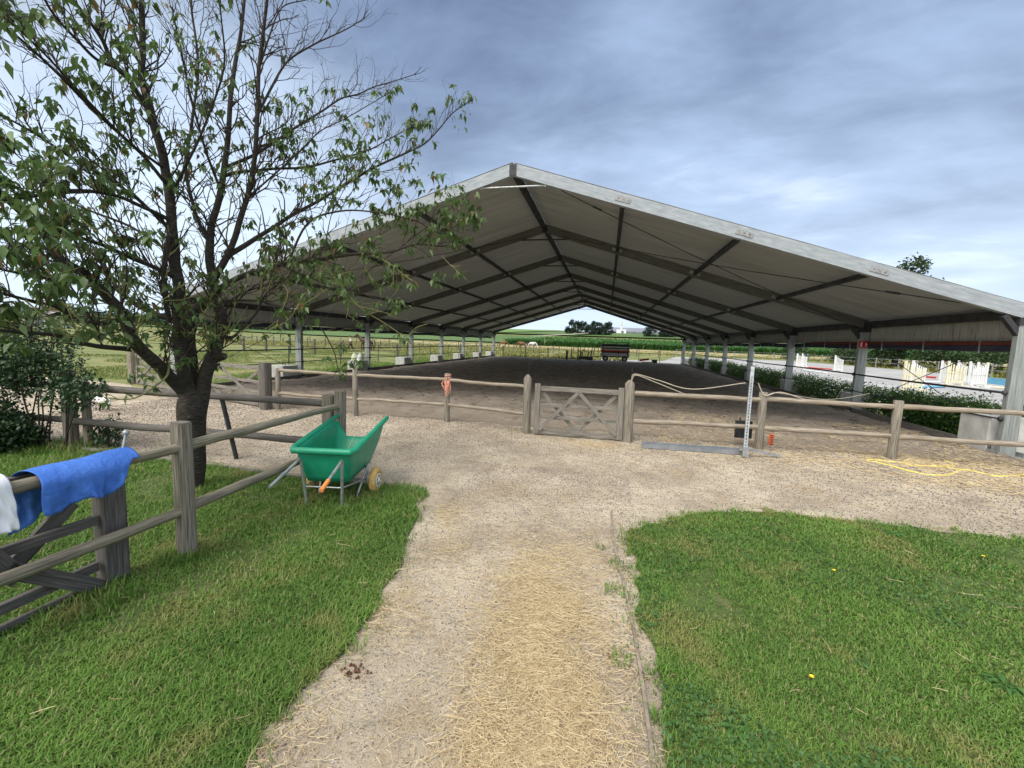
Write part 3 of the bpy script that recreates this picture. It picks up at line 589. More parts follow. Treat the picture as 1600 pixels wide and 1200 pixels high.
# fence across the tent front
F1 = [(-5.40, -1.12, 1.0), (-3.29, -1.12, 1.13), (-1.11, -.95, 1.09), (.80, -1.46, 1.13)]
fence('rail_fence', 'pale thin rail fence left of the middle gate across the tent front', F1, (.955, .40), WOODP, WOODL, .125, .036, True, (3,))
F2 = [(2.78, -1.44, 1.13), (5.18, -1.14, 1.08), (7.35, -1.08, 1.06), (9.75, -1.0, 1.05), (12.4, -.9, 1.05), (15.2, -.8, 1.05)]
fence('rail_fence', 'pale round rail fence right of the middle gate across the tent front', F2, (.95, .42), WOODP, WOODL, .15, .045, True, (0,))
def gate(name, label, origin, ang, W, H, m1, stile=.1, thick=.045, z0=.04, rails=(0, .34, .62, 1), m2=None, stiles=(True, True), braces=True):
    o = empty(name, origin, label, 'gate', None, ang); b = MB()
    for i, x in enumerate((stile / 2, W - stile / 2)):
        if not stiles[i]: continue
        b = MB(); b.bar((x, 0, z0), (x, 0, H + .06), stile, thick * 1.8, up=(0, 1, 0), bev=.008); b.build('stile', m1, o)
    for i, q in enumerate(rails):
        z_ = z0 + .05 + q * (H - z0 - .08); b = MB(); b.bar((stile * .4, -.0, z_), (W - stile * .4, 0, z_), thick * .8, .095 if q in (0, 1) else .075, bev=.006)
        b.build('rail', (m2 or m1) if q == 1 else m1, o)
    if braces:
        zt = H - .06; zb = z0 + .08; Wm = W / 2
        for (xa, za, xb, zb_, off) in ((stile, zb, Wm, zt, -.05), (Wm, zt, W - stile, zb, -.05), (stile, zt, Wm * .98, zb, .05), (Wm * 1.02, zb, W - stile, zt, .05)):
            b = MB(); b.bar((xa, off * .8, za), (xb, off * .8, zb_), .025, .065, up=(0, 1, 0)) if False else b.bar((xa, off * .8, za), (xb, off * .8, zb_), .022, .07, up=(0, 0, 1)); b.build('brace', m1, o)
    return o
gate('wooden_gate', 'weathered low wooden gate with crossed braces at the middle of the tent front', (.95, -1.52, 0), math.atan2(.06, 1.72), 1.72, .98, WOODN, .11)
p0, p1 = Vector((-12.2, .8)), Vector((-5.75, -1.12)); d_ = p1 - p0
gate('wooden_gate', 'long wooden field gate behind the tree on the left', (-9.3, -.15, 0), math.atan2(-.97, 3.55), 3.6, 1.0, WOODN, .12)
gate('wooden_gate', 'shorter field gate left of the long gate, seen behind the tree', (-12.6, .95, 0), math.atan2(-.97, 3.1), 3.1, .95, WOODN, .12)
def one_post(x, y, h, wdt, m_, label, nm='gate_post', rnd_=False):
    b = MB((x, y, 0)); post(b, x, y, h, wdt, rnd_); return tag(b.build(nm, m_, loc=(x, y, 0)), label, 'post')
one_post(-5.66, -1.2, 1.12, .24, WOODG, 'thick dark square gate post at the right end of the long gate')
one_post(-9.5, -.05, 1.1, .2, WOODG, 'grey gate post behind the tree trunk between the two gates')
one_post(-12.9, 1.05, 1.15, .26, WOODP, 'thick grey gate post left of the two field gates')
# open gate folded along the left lawn fence
gt = empty('wooden_gate', (-1.13, -7.78, 0), 'dark grey wooden gate folded open along the left lawn fence', 'gate', None, 0)
O = gt.location
GX = -1.15
def gp(x, y, X=GX): return onx(x, y, X)
b = MB(O); a = gp(168, 742); b.bar((GX, a.y, -.04), (GX, a.y, .96), .11, .155, up=(0, 1, 0), bev=.012); b.build('stile', WOODG, gt)
for (pa, pb, hh) in (((-150, 800), (178, 716), .10), ((-150, 915), (152, 812), .075), ((-150, 1020), (152, 884), .075), ((-150, 1110), (150, 958), .09)):
    a = gp(*pa); c = gp(*pb); b = MB(O); c.z = max(c.z, .03); a.z = max(a.z, .03); b.bar(a + Vector((.0, 0, 0)), c, .04, hh * .9, bev=.006); b.build('rail', WOODG, gt)
for (pa, pb, X) in (((112, 785), (15, 890), GX - .045), ((10, 890), (158, 952), GX + .045), ((-40, 850), (30, 905), GX + .045)):
    a = gp(*pa, X=X); c = gp(*pb, X=X); c.z = max(c.z, .04); b = MB(O); b.bar(a, c, .03, .10, bev=.006); b.build('brace', WOODG, gt)
b = MB((-1.2, -7.5, 0)); c = at(189, 716, 4.02); t = at(197, 676, 4.06)
b = MB((c.x, c.y, 0)); b.tube([(c.x, c.y, c.z), (t.x, t.y, t.z)], .009, 6); b.ball(t, .022, 8); tag(b.build('drop_rod', GALV, loc=(c.x, c.y, 0)), 'galvanised rod with a round knob standing behind the blue towel', 'rod')

# towels
def cloth(name, pa, pb, fr, bk, rad, material, label, seed, xoff=0, rz=None):
    """sheet hung over the rail from pa to pb; fr/bk: drop lengths as functions of s"""
    pa = Vector(pa); pb = Vector(pb); ns, nt_ = 60, 46; d = (pb - pa).normalized(); out = Vector((d.y, -d.x, 0)); out = out if out.x > 0 else -out; V = []
    for i in range(ns + 1):
        s = i / ns; c = pa.lerp(pb, s); F = fr(s); B = bk(s)
        for j in range(nt_ + 1):
            t = -B + (F + B) * j / nt_; aw = rad * 1.5
            if abs(t) <= aw: th = t / rad; off = rad * math.sin(th); zz_ = (rz or rad) * math.cos(th)
            else: th = 1.5; off = rad * math.sin(th) * (1 if t > 0 else -1); zz_ = (rz or rad) * math.cos(th) - (abs(t) - aw)
            hang = max(0, abs(t) - aw)
            fold = (.018 * math.sin(s * 17 + seed + 2 * hang) + .024 * noise.noise(Vector((s * 20, t * 5 + s * 6, seed))) + .024 * noise.noise(Vector((s * 9, t * 3, seed))) * 1.4) * min(1, hang * 5)
            # diagonal drag folds
            fold += .009 * math.sin((s * 1.2 - t * 1.4) * 24 + seed + 3 * noise.noise(Vector((s * 4, t * 4, 2)))) * min(1, hang * 6) + .002 * noise.noise(Vector((s * 30, t * 14, seed)))
            flare = .05 * hang * (1 if t > 0 else -.6)
            p = c + out * (off + (fold if t > 0 else -fold) + flare + xoff) + Vector((0, 0, zz_ + .003 * noise.noise(Vector((s * 12, t * 8, 1))) + .004 * math.sin(s * 9)))
            p += d * (.02 * noise.noise(Vector((t * 5, seed, s * 2)))) * (1 + hang * 3); V.append(p)
    T = [(i * (nt_ + 1) + j, i * (nt_ + 1) + j + 1, (i + 1) * (nt_ + 1) + j + 1, (i + 1) * (nt_ + 1) + j) for i in range(ns) for j in range(nt_)]
    O_ = Vector(pa); o = npmesh(name, [p - O_ for p in V], T, material, smooth=True, loc=O_); md = o.modifiers.new('thick', 'SOLIDIFY'); md.thickness = .0022
    return tag(o, label, 'towel')
cloth('towel', (-1.035, -7.98, .892), (-1.035, -7.43, .903), lambda s: .37 - .03 * s - .2 * sst(.70, .95, s) + .02 * math.sin(s * 14), lambda s: .55 - .3 * s, .145, BLUE, 'bright blue towel draped over the left fence and gate', 1.3, 0, .108)
cloth('towel', (-1.02, -8.5, .945), (-1.01, -8.085, .945), lambda s: .36, lambda s: .25, .075, WCLO, 'white towel hanging over the rail at the left edge of the picture', 4.1)

# ------------------------------------------------------------------ wheelbarrow
wb = empty('wheelbarrow', (-.58, -5.9, 0), 'green plastic wheelbarrow with two yellow tyres parked on the lawn edge', 'wheelbarrow', None, math.atan2(.187, .982))
# local frame: x lateral, y forward
def rring(zs, ys, ws, n):    # rounded-rect ring: near edge ya, far edge yb
    (ya, yb), (wa, wb_), (za, zb) = ys, ws, zs; P_ = []
    cor = [(-wa, ya), (wa, ya), (wb_, yb), (-wb_, yb)]; r = .05
    for i in range(4):
        a = Vector(cor[i]); pr_ = Vector(cor[i - 1]); nx_ = Vector(cor[(i + 1) % 4]); d1 = (pr_ - a).normalized(); d2 = (nx_ - a).normalized()
        for q in range(4):
            t = q / 3; p = (a + d1 * r) * (1 - t) ** 2 + a * 2 * t * (1 - t) + (a + d2 * r) * t * t; P_.append(p)
        m_ = n; e1 = a + d2 * r; e2 = nx_ + (a - nx_).normalized() * r
        for q in range(1, m_): P_.append(e1.lerp(e2, q / m_))
    return [Vector((p.x, p.y, lerp(za, zb, (p.y - ya) / (yb - ya)))) for p in P_]
top = rring((.64, .80), (.0, 1.06), (.30, .31), 8); bot = rring((.27, .29), (.10, .80), (.235, .22), 8)
def dip(p):     # cut-out front lip
    if p.y > .78: return Vector((p.x, p.y, p.z - .20 * sst(.31, .20, abs(p.x)) * sst(.78, 1.0, p.y) - .05 * sst(.9, 1.06, p.y)))
    return p
n = len(top); V = []; T = []; LV = 7
for sh, sgn in ((0, 1), (.012, -1)):
    for k_ in range(LV):
        t = k_ / (LV - 1)
        for a, c in zip(bot, top):
            p = a.lerp(dip(c), t); p = p + Vector((0, .0, 0)) + (Vector((p.x, p.y - .5, 0)).normalized() * (.018 * math.sin(math.pi * t)))
            q = Vector((p.x, p.y - .5, 0)).normalized(); V.append(p - q * sh + Vector((0, 0, sh if k_ == 0 else 0)))
for L_ in range(2):
    o_ = L_ * LV * n
    for k_ in range(LV - 1):
        for i in range(n):
            j = (i + 1) % n; f = (o_ + k_ * n + i, o_ + k_ * n + j, o_ + (k_ + 1) * n + j, o_ + (k_ + 1) * n + i); T.append(f if L_ == 0 else f[::-1])
for i in range(n): j = (i + 1) % n; T.append(((LV - 1) * n + i, (LV - 1) * n + j, (2 * LV - 1) * n + j, (2 * LV - 1) * n + i))
me = bpy.data.meshes.new('tub'); me.from_pydata([tuple(v) for v in V], [], T + [tuple(range(n))[::-1], tuple(range(LV * n, LV * n + n))]); me.materials.append(GRN)
me.polygons.foreach_set('use_smooth', [True] * (len(T)) + [False, False]); tub = bpy.data.objects.new('tub', me); C.objects.link(tub); tub.parent = wb
m = MB(); rim = [Vector((-.33, 1.08, .81)), Vector((-.335, .55, .725)), Vector((-.335, .06, .65)), Vector((-.30, -.02, .64)), Vector((0, -.025, .64)), Vector((.30, -.02, .64)), Vector((.335, .06, .65)), Vector((.335, .55, .725)), Vector((.33, 1.08, .81))]
m.tube([rim[0], rim[1], rim[2]], [.026, .034, .036], 12); m.tube([rim[2], rim[3]], .036, 12); m.tube([rim[3], rim[4], rim[5]], .036, 12); m.tube([rim[5], rim[6]], .036, 12); m.tube([rim[6], rim[7], rim[8]], [.036, .034, .026], 12)
for p in (rim[2], rim[3], rim[5], rim[6]): m.ball(p, .0362, 12)
o = m.build('rim', GRN, tub)
for s, d0 in ((-1, 0), (1, 1)):
    m = MB(); bend = Vector((s * .225, -.045, .55)); he = Vector((s * .25, -.53, .42)); m.tube([he, he.lerp(bend, .85), bend + Vector((0, 0, .005)), bend + Vector((-s * .004, .02, -.03)), Vector((s * .19, .03, .0))], .0155, 8)
    o = m.build('leg_frame', GALV, wb)
    if s == 1: m = MB(); m.tube([he.lerp(bend, -.03), he.lerp(bend, .30)], .021, 10); m.build('grip', ORNG, o)
    m = MB(); m.tube([(s * .22, .34, .0), (s * .27, .58, .34)], .013, 8); m.build('skid', GALV, wb)
    m = MB(); wc = Vector((s * .37, .55, .155)); V = []; nn = 28
    for i in range(nn):
        a = 2 * math.pi * i / nn
        for j in range(10): b_ = 2 * math.pi * j / 10; r = .112 + .043 * math.cos(b_); V.append((wc.x + .042 * math.sin(b_), wc.y + r * math.cos(a), wc.z + r * math.sin(a)))
    wheel = empty('wheel', (0, 0, 0), None, None); wheel.parent = wb; del_ = wheel
    m.add(V, [(i * 10 + j, i * 10 + (j + 1) % 10, ((i + 1) % nn) * 10 + (j + 1) % 10, ((i + 1) % nn) * 10 + j) for i in range(nn) for j in range(10)], None, True); m.build('tyre', TYRE, wheel)
    m = MB(); m.tube([wc + Vector((s * .034, 0, 0)), wc + Vector((s * .040, 0, 0))], [.082, .078], 20); m.tube([wc + Vector((-.02, 0, 0)), wc + Vector((s * .05, 0, 0))], .022, 10)
    m.build('hub', WHT, wheel)
    m = MB()
    for q in range(7): a = 6.283 * q / 7; m.tube([wc + Vector((s * .036, math.cos(a) * .052, math.sin(a) * .052)), wc + Vector((s * .0425, math.cos(a) * .052, math.sin(a) * .052))], .014, 8)
    m.build('hub_hole', BLK, wheel)
m = MB(); m.tube([(-.37, .55, .155), (.37, .55, .155)], .012, 8); m.tube([(-.205, .01, .24), (.205, .01, .24)], .009, 6); m.tube([(-.205, .01, .24), (-.26, .55, .17)], .010, 6); m.tube([(.205, .01, .24), (.26, .55, .17)], .010, 6); m.tube([(.26, .55, .155), (.24, .6, .33)], .013, 6); m.tube([(-.26, .55, .155), (-.24, .6, .33)], .013, 6); m.build('axle', GALV, wb)
m = MB((0, 0, 0)); m.tube([(-.05, .98, .60), (-.04, .5, .32), (.03, .42, .30), (.12, .50, .30)], .0035, 5); o = m.build('twine', ROPE, None, loc=(-.58, -5.9, 0)); o.rotation_euler = wb.rotation_euler; tag(o, 'pale twine hanging inside the green wheelbarrow', 'twine')

# ------------------------------------------------------------------ things at the front fence
# slotted galvanised post leaning on the fence
a = G(1163, 714); t = at(1176, 573, 8.7); b = MB(a); d = (t - a).normalized(); b = MB((a.x, a.y, 0))
sd_ = Vector((d.z, 0, -d.x)).normalized(); nrm = d.cross(sd_).normalized(); nrm = nrm if nrm.y < 0 else -nrm
base0 = Vector((a.x, a.y, .16)); b.bar(base0, t, .06, .030, up=nrm); so_ = empty('slotted_post', (a.x, a.y, 0), 'tall galvanised slotted steel post leaning on the fence', 'steel post'); b.build('upright', GALV, so_)
h = MB((a.x, a.y, 0)); Ln = (t - base0).length; q = .05
while q < Ln * .86: c = base0 + d * q + nrm * .0165; h.bar(c - d * .014, c + d * .014, .016, .004, up=nrm); q += .055
h.build('slot', DKST, so_)
f = MB((a.x, a.y, 0)); f.bar((a.x - .02, a.y - .1, .03), (a.x - .02, a.y - .1, .19), .09, .05, bev=.004); f.bar((a.x - .09, a.y - .0, .16), (a.x + .10, a.y, .16), .05, .03); f.bar((a.x + .02, a.y, .15), (a.x + .62, a.y + .14, .035), .035, .05); f.build('foot', GALV, so_)
p0 = G(1003, 700); p1 = G(1157, 711); p0.z = p1.z = 0; u = (p1 - p0).normalized(); v = Vector((-u.y, u.x, 0)); b = MB(p0)
b.bar(p0 + Vector((0, 0, .025)), p1 + Vector((0, 0, .025)), .11, .02); b.bar(p0 - v * .05 + Vector((0, 0, .055)), p1 - v * .05 + Vector((0, 0, .055)), .012, .075); b.bar(p0 + v * .05 + Vector((0, 0, .065)), p1 + v * .05 + Vector((0, 0, .065)), .012, .10)
c = p0.lerp(p1, .62); b.bar(c - v * .06 + Vector((0, 0, .03)), c - v * .06 + Vector((0, 0, .10)), .03, .012, up=v)
tag(b.build('steel_channel', mat('blue_grey_steel', (.20, .22, .24), (.29, .31, .33), 6, .5, .3), loc=p0), 'long grey steel channel lying on the ground before the fence', 'steel beam')
b = MB((4.93, -.98, 0)); b.bar((4.93, -1.02, .17), (4.93, -1.0, .50), .30, .05, up=(0, 1, 0), bev=.01); b.bar((4.93, -1.055, .2), (4.93, -1.045, .47), .22, .02, up=(0, 1, 0)); b.bar((4.86, -1.0, .5), (4.86, -1.0, .56), .02, .02); b.bar((5.0, -1.0, .5), (5.0, -1.0, .56), .02, .02)
tag(b.build('fence_energiser', BLK, loc=(4.93, -.98, 0)), 'black rectangular box hung low behind the slotted post', 'box')
b = MB((5.3, -1.25, 0)); 
b.bar((5.33, -1.27, .13), (5.33, -1.27, .33), .07, .045, up=(0, 1, 0), bev=.01); e1 = tag(b.build('tape_reel', mat('orange_red_plastic', (.62, .10, .035), (.7, .15, .05), 9, .5), loc=(5.3, -1.25, 0)), 'small orange red reel at the foot of the fence post', 'reel')
b = MB(); 
for z_ in (.15, .19, .23, .27, .31): b.bar((.0, -.048, z_), (.06, -.048, z_), .012, .012)
b.build('reel_slot', BLK, e1)
# ropes
def rope(pts, r, m_, name, label, cat='rope'):
    o_ = Vector(pts[0]); b = MB(o_); b.tube(spline(pts, 8), r, 6); return tag(b.build(name, m_, loc=o_), label, cat)
g2 = Vector((2.78, -1.44, 1.2)); sp_ = at(1165, 600, 8.7)
rope([g2, g2 + Vector((.07, -.02, .12)), g2 + Vector((.5, .05, .02)), lerp(g2, sp_, .55) + Vector((0, 0, -.13)), sp_ + Vector((0, 0, .02))], .008, ROPE, 'rope', 'pale rope sagging from the gate post to the slotted post')
rope([g2 + Vector((.01, 0, .0)), g2 + Vector((.09, -.02, .10)), g2 + Vector((.45, .04, -.02)), g2 + Vector((1.05, .12, -.24))], .008, ROPE, 'rope', 'pale rope running from the gate post down to the rail')
rope([(5.05, -1.2, 1.25), (5.12, -1.2, 1.1), (5.2, -1.22, 1.03), (5.45, -1.17, 1.10), (5.9, -1.13, .98)], .009, ROPE, 'rope', 'frayed rope tied over the top of the post by the slotted steel')
rope([(5.2, -1.2, 1.02), (5.5, -.9, 1.06), (6.6, -.3, .93), (7.9, .8, 1.0)], .006, ROPE, 'rope', 'thin white rope running from that post into the arena')
for x_, y_, lb in ((.80, -1.46, 'left'), (2.78, -1.44, 'right')):
    b = MB((x_, y_, 0)); b.tube([(x_, y_, 1.18), (x_ + .01, y_, 1.45)], .004, 5); tag(b.build('insulator_pin', DKST, loc=(x_, y_, 0)), 'thin wire pin on top of the %s middle gate post' % lb, 'pin')
tw = MB((-1.11, -.95, 0))
for q in range(7):
    a_ = q * .9; tw.tube(spline([(-1.11 + .07 * math.cos(a_), -.95 + .07 * math.sin(a_), .99), (-1.12 + .11 * math.cos(a_ + 1), -1.03, .93 - .03 * q), (-1.11 + .03 * math.sin(q), -1.03, .84 - .04 * q), (-1.09 + .05 * math.cos(q), -1.03, .92)], 4), .006, 5)
tw.tube([(-1.11 + .072 * math.cos(q * .5), -.95 + .072 * math.sin(q * .5), .96 + .004 * q) for q in range(30)], .007, 5)
tag(tw.build('twine', TWNO, loc=(-1.11, -.95, 0)), 'orange twine knotted round a fence post left of the middle gate', 'twine')
# yellow hose
hp_ = [G(x, y, .012) for x, y in ((1600, 742), (1560, 744), (1530, 738), (1505, 734), (1480, 742), (1440, 740), (1400, 730), (1370, 722), (1356, 720), (1362, 718), (1400, 722), (1440, 727), (1480, 730), (1500, 734))]
rope(hp_, .011, YEL, 'garden_hose', 'yellow hose lying in loops on the straw at the right', 'hose')
rope([G(x, y, .014) for x, y in ((1421, 717), (1412, 723), (1430, 728), (1470, 727), (1487, 727), (1484, 722), (1474, 720))], .010, YEL, 'garden_hose', 'short yellow hose loop beside the fence post at the right', 'hose')
rope([G(x, y, .012) for x, y in ((1300, 712), (1322, 714), (1345, 722), (1365, 726))], .007, ROPE, 'rope', 'pale cord end on the ground left of the yellow hose')
# red sign with two white pictograms on the second right post
sg = empty('fire_sign', (9.8, 5 - .066, 2.12), 'small red sign with two white pictograms on the right tent post', 'sign')
b = MB(); b.box((-.02, -.012, 0), (.24, .008, .20)); b.build('panel', REDS, sg)
b = MB(); x_ = -.08; y_ = -.018
b.box((x_, y_, -.01), (.035, .004, .085)); b.box((x_ + .005, y_, .042), (.05, .004, .012)); b.box((x_, y_, -.062), (.05, .004, .012)); b.bar((x_ - .01, y_, .055), (x_ + .03, y_, .07), .004, .01, up=(0, 0, 1))
x_ = .045; b.bar((x_ + .02, y_, .05), (x_ - .02, y_, .01), .004, .018, up=(0, 0, 1)); b.bar((x_ - .02, y_, .0), (x_ + .025, y_, .0), .004, .02); b.bar((x_ + .01, y_, -.01), (x_ + .01, y_, -.06), .02, .004, up=(0, 1, 0)); b.bar((x_ - .02, y_, -.055), (x_ + .03, y_, -.055), .004, .014)
b.build('pictogram', SIGW, sg)
# bags and pole on the left blocks
for (x_, lb, m_) in ((-10.12, 'greenish feed bag standing on the second left block', BAGG), (-9.78, 'white feed bag standing on the second left block', BAG)):
    b = MB((x_, 9.3, .58)); b.tube([(x_, 9.3, .58), (x_, 9.3, .70), (x_ + .02, 9.3, .85), (x_ + .03, 9.3, .98), (x_ + .03, 9.3, 1.0)], [.15, .16, .12, .05, .07], 10, wob=.3); tag(b.build('feed_bag', m_, loc=(x_, 9.3, .58)), lb, 'bag')
b = MB((-9.7, 24, 0)); b.tube([(-9.85, 23.7, 0), (-9.72, 23.7, .55), (-9.66, 23.7, .85)], .02, 6); b.tube([(-9.62 + .09 * math.cos(q * .5), 23.7, .95 + .09 * math.sin(q * .5)) for q in range(14)], .018, 6); tag(b.build('ring_pole', BLK, loc=(-9.7, 24, 0)), 'black leaning pole with a ring on top by the fifth left block', 'pole')
b = MB((-10, 14, .58)); b.tube(spline([(-10.2, 14.3, .6), (-10.05, 14.25, .66), (-9.95, 14.3, .64), (-9.8, 14.35, .8), (-9.75, 14.4, 1.7), (-9.76, 14.5, 2.0)], 4), .012, 6); tag(b.build('cable', DKST, loc=(-10, 14, .58)), 'dark cable rising from the third left block', 'cable')

# ------------------------------------------------------------------ tree
random.seed(11)
def tree_main():
    ro = G(312, 765); ro.z = 0
    o = empty('cherry_tree', ro, 'old cherry tree with a dark ringed trunk and half-bare twigs, foreground left', 'tree')
    TR = MB(ro); TW = MB(ro); LP = []; LD = []; D0 = math.hypot(ro.x - CAM.x, ro.y - CAM.y)
    W = lambda x, y, dd=0: at(x, y, D0 + dd)
    # traced limbs: (points (x, y, depth offset), radius start, radius end, leafiness)
    limbs = [
        ([(303, 775, 0), (302, 740, 0), (300, 690, 0), (298, 650, 0), (298, 620, 0), (298, 600, 0), (298, 585, 0)], .15, .16, 0),
        ([(299, 700, 0), (293, 650, 0), (288, 610, 0), (284, 560, 0), (279, 500, 0), (279, 450, 0), (273, 400, 0), (267, 340, 0), (262, 285, 0), (250, 228, 0), (236, 175, 0), (222, 125, 0), (221, 75, 0), (221, 10, 0), (216, -80, 0), (210, -200, .1)], .112, .020, .3),
        ([(300, 650, .05), (299, 600, .08), (297, 560, .12), (296, 520, .15), (304, 490, .18), (330, 470, .15)], .09, .07, 0),
        ([(302, 705, 0), (307, 655, 0), (315, 615, 0), (325, 575, .0), (338, 545, .05), (344, 515, .1), (343, 480, .12), (334, 440, .15), (327, 390, .15), (332, 350, .2), (345, 295, .2), (355, 230, .25), (362, 130, .3), (376, 50, .35), (384, -30, .4)], .122, .018, .25),
        ([(335, 430, .15), (355, 405, .1), (375, 345, .0), (391, 290, -.05), (400, 220, -.1), (404, 120, -.1), (411, 50, -.15), (420, -30, -.2)], .052, .018, .2),
        ([(299, 655, 0), (287, 615, 0), (263, 586, -.1), (236, 560, -.25), (212, 535, -.35), (194, 495, -.45), (165, 462, -.5), (130, 428, -.6), (96, 408, -.7), (74, 372, -.75), (48, 342, -.85), (4, 303, -1.0), (-70, 260, -1.2)], .095, .03, .9),
        ([(205, 545, -.3), (170, 543, -.5), (130, 537, -.7), (92, 525, -.9), (50, 520, -1.1), (0, 516, -1.3)], .035, .014, 1),
        ([(190, 500, -.45), (150, 505, -.6), (118, 498, -.8), (88, 480, -1.0), (50, 470, -1.2), (-10, 455, -1.5)], .032, .012, 1),
        ([(268, 497, 0), (240, 490, .1), (206, 472, .2), (176, 440, .3), (158, 410, .4), (130, 380, .5)], .04, .018, .8),
        ([(270, 432, 0), (235, 415, -.1), (205, 403, -.2), (165, 385, -.3), (120, 368, -.45), (60, 335, -.7), (-20, 300, -1.)], .035, .014, .8),
        ([(268, 345, 0), (225, 325, -.3), (180, 306, -.5), (110, 298, -.8), (30, 310, -1.2), (-40, 315, -1.5)], .03, .012, .8),
        ([(266, 505, 0), (259, 470, -.05), (257, 430, -.08), (261, 385, -.08), (268, 345, 0)], .035, .028, 0),
        ([(236, 180, 0), (205, 130, -.1), (175, 97, -.2), (160, 62, -.3), (138, 30, -.4), (110, -5, -.5), (70, -50, -.6)], .032, .012, .6),
        ([(182, 105, -.2), (150, 92, -.3), (120, 62, -.4), (84, 22, -.5), (60, -20, -.6)], .022, .01, .7),
        ([(262, 290, 0), (220, 240, -.2), (150, 175, -.5), (90, 115, -.7), (30, 60, -.9), (-30, 10, -1.1)], .026, .009, .6),
        ([(255, 262, 0), (205, 225, -.3), (130, 150, -.7), (60, 75, -1.1), (0, 20, -1.4)], .02, .007, .5),
        ([(268, 360, 0), (200, 300, -.2), (110, 245, -.4), (40, 200, -.6), (-40, 160, -.8)], .024, .008, .6),
        ([(275, 400, 0), (205, 355, .3), (120, 320, .6), (50, 270, .8), (-30, 240, 1.)], .022, .008, .6),
        ([(150, 440, -.55), (100, 440, -.9), (50, 430, -1.3), (0, 420, -1.6), (-60, 400, -1.9)], .022, .008, 1),
        # right side
        ([(335, 455, .12), (365, 438, .0), (400, 424, -.15), (450, 411, -.3), (500, 405, -.4), (555, 397, -.5), (610, 393, -.55), (650, 382, -.6), (690, 385, -.65)], .05, .012, .9),
        ([(350, 405, .1), (380, 385, .1), (403, 370, .1), (433, 352, .15), (464, 331, .2), (500, 312, .25), (540, 288, .3), (585, 262, .35), (632, 240, .4), (664, 224, .4), (684, 204, .45), (707, 177, .5), (731, 160, .5)], .042, .007, .25),
        ([(350, 275, .2), (380, 268, .2), (430, 264, .15), (482, 261, .1), (527, 249, .1), (575, 235, .05), (608, 217, .05), (642, 199, 0)], .028, .006, .8),
        ([(352, 262, .25), (400, 240, .3), (436, 216, .3), (466, 197, .35), (505, 172, .4), (532, 154, .4), (560, 147, .4), (582, 137, .45), (612, 128, .45), (646, 117, .5)], .026, .006, .05),
        ([(396, 190, -.1), (425, 135, -.1), (450, 95, -.15), (488, 71, -.2), (515, 58, -.2), (542, 45, -.25), (567, 30, -.3)], .020, .006, .02),
        ([(404, 110, -.1), (420, 60, .0), (440, 12, .1), (478, 0, .15)], .016, .006, .05),
        ([(385, 310, .0), (420, 280, -.1), (470, 235, -.2), (500, 205, -.25), (540, 185, -.3), (600, 150, -.35)], .016, .005, .15),
        ([(450, 412, -.3), (480, 350, -.4), (530, 330, -.5), (590, 332, -.6), (650, 345, -.7), (690, 365, -.75), (722, 345, -.8)], .018, .006, 1.3),
        ([(440, 415, -.3), (500, 440, -.5), (555, 455, -.6), (600, 470, -.7)], .016, .006, .5),
        ([(345, 520, .1), (362, 527, 0), (380, 512, -.1), (400, 490, -.2), (415, 460, -.3), (440, 440, -.35)], .028, .01, .4),
        ([(350, 470, .1), (400, 470, -.2), (440, 480, -.35), (490, 500, -.5), (520, 545, -.55), (528, 575, -.55)], .022, .006, .5),
        ([(345, 480, .1), (385, 455, .4), (440, 440, .6), (480, 430, .8), (540, 440, 1.0)], .024, .008, .5),
        ([(335, 500, .1), (370, 470, .3), (400, 450, .5), (450, 470, .7)], .02, .008, .4),
        ([(327, 380, .15), (305, 330, .3), (290, 260, .4), (300, 190, .5), (310, 100, .6), (300, 20, .7), (295, -60, .8)], .03, .012, .2),
        ([(345, 300, .2), (320, 230, 0), (300, 160, -.1), (285, 90, -.2), (270, 20, -.3)], .02, .008, .2),
        ([(270, 300, 0), (300, 240, -.3), (330, 170, -.5), (350, 100, -.7), (345, 20, -.9)], .02, .008, .3),
    ]
    lich = [([(505, 420, -.4), (530, 445, -.4), (543, 480, -.4), (541, 497, -.4)], .008), ([(495, 405, -.4), (520, 430, -.45), (560, 478, -.5), (598, 503, -.5), (633, 524, -.55), (650, 512, -.55), (668, 506, -.6)], .008),
            ([(262, 560, -.1), (262, 585, -.3), (240, 605, -.5), (220, 618, -.6), (200, 624, -.7), (170, 622, -.75)], .012), ([(205, 545, -.35), (212, 560, -.4), (210, 580, -.4)], .007),
            ([(440, 440, -.35), (450, 460, -.4), (438, 490, -.4), (430, 515, -.45)], .007), ([(420, 515, -.4), (450, 500, -.45), (470, 470, -.5)], .006), ([(560, 478, -.5), (600, 488, -.6), (612, 495, -.6)], .005),
            ([(690, 400, -.65), (705, 415, -.7), (722, 430, -.7)], .004), ([(600, 395, -.5), (612, 425, -.5), (640, 430, -.5)], .004), ([(560, 400, -.5), (585, 440, -.5), (612, 450, -.5)], .004),
            ([(240, 530, .0), (275, 520, -.1), (330, 523, -.2), (350, 525, -.3)], .006), ([(40, 470, -1.4), (75, 500, -1.5), (100, 520, -1.5)], .007), ([(95, 470, -1.5), (125, 500, -1.4), (150, 515, -1.3)], .007)]
    rw = []
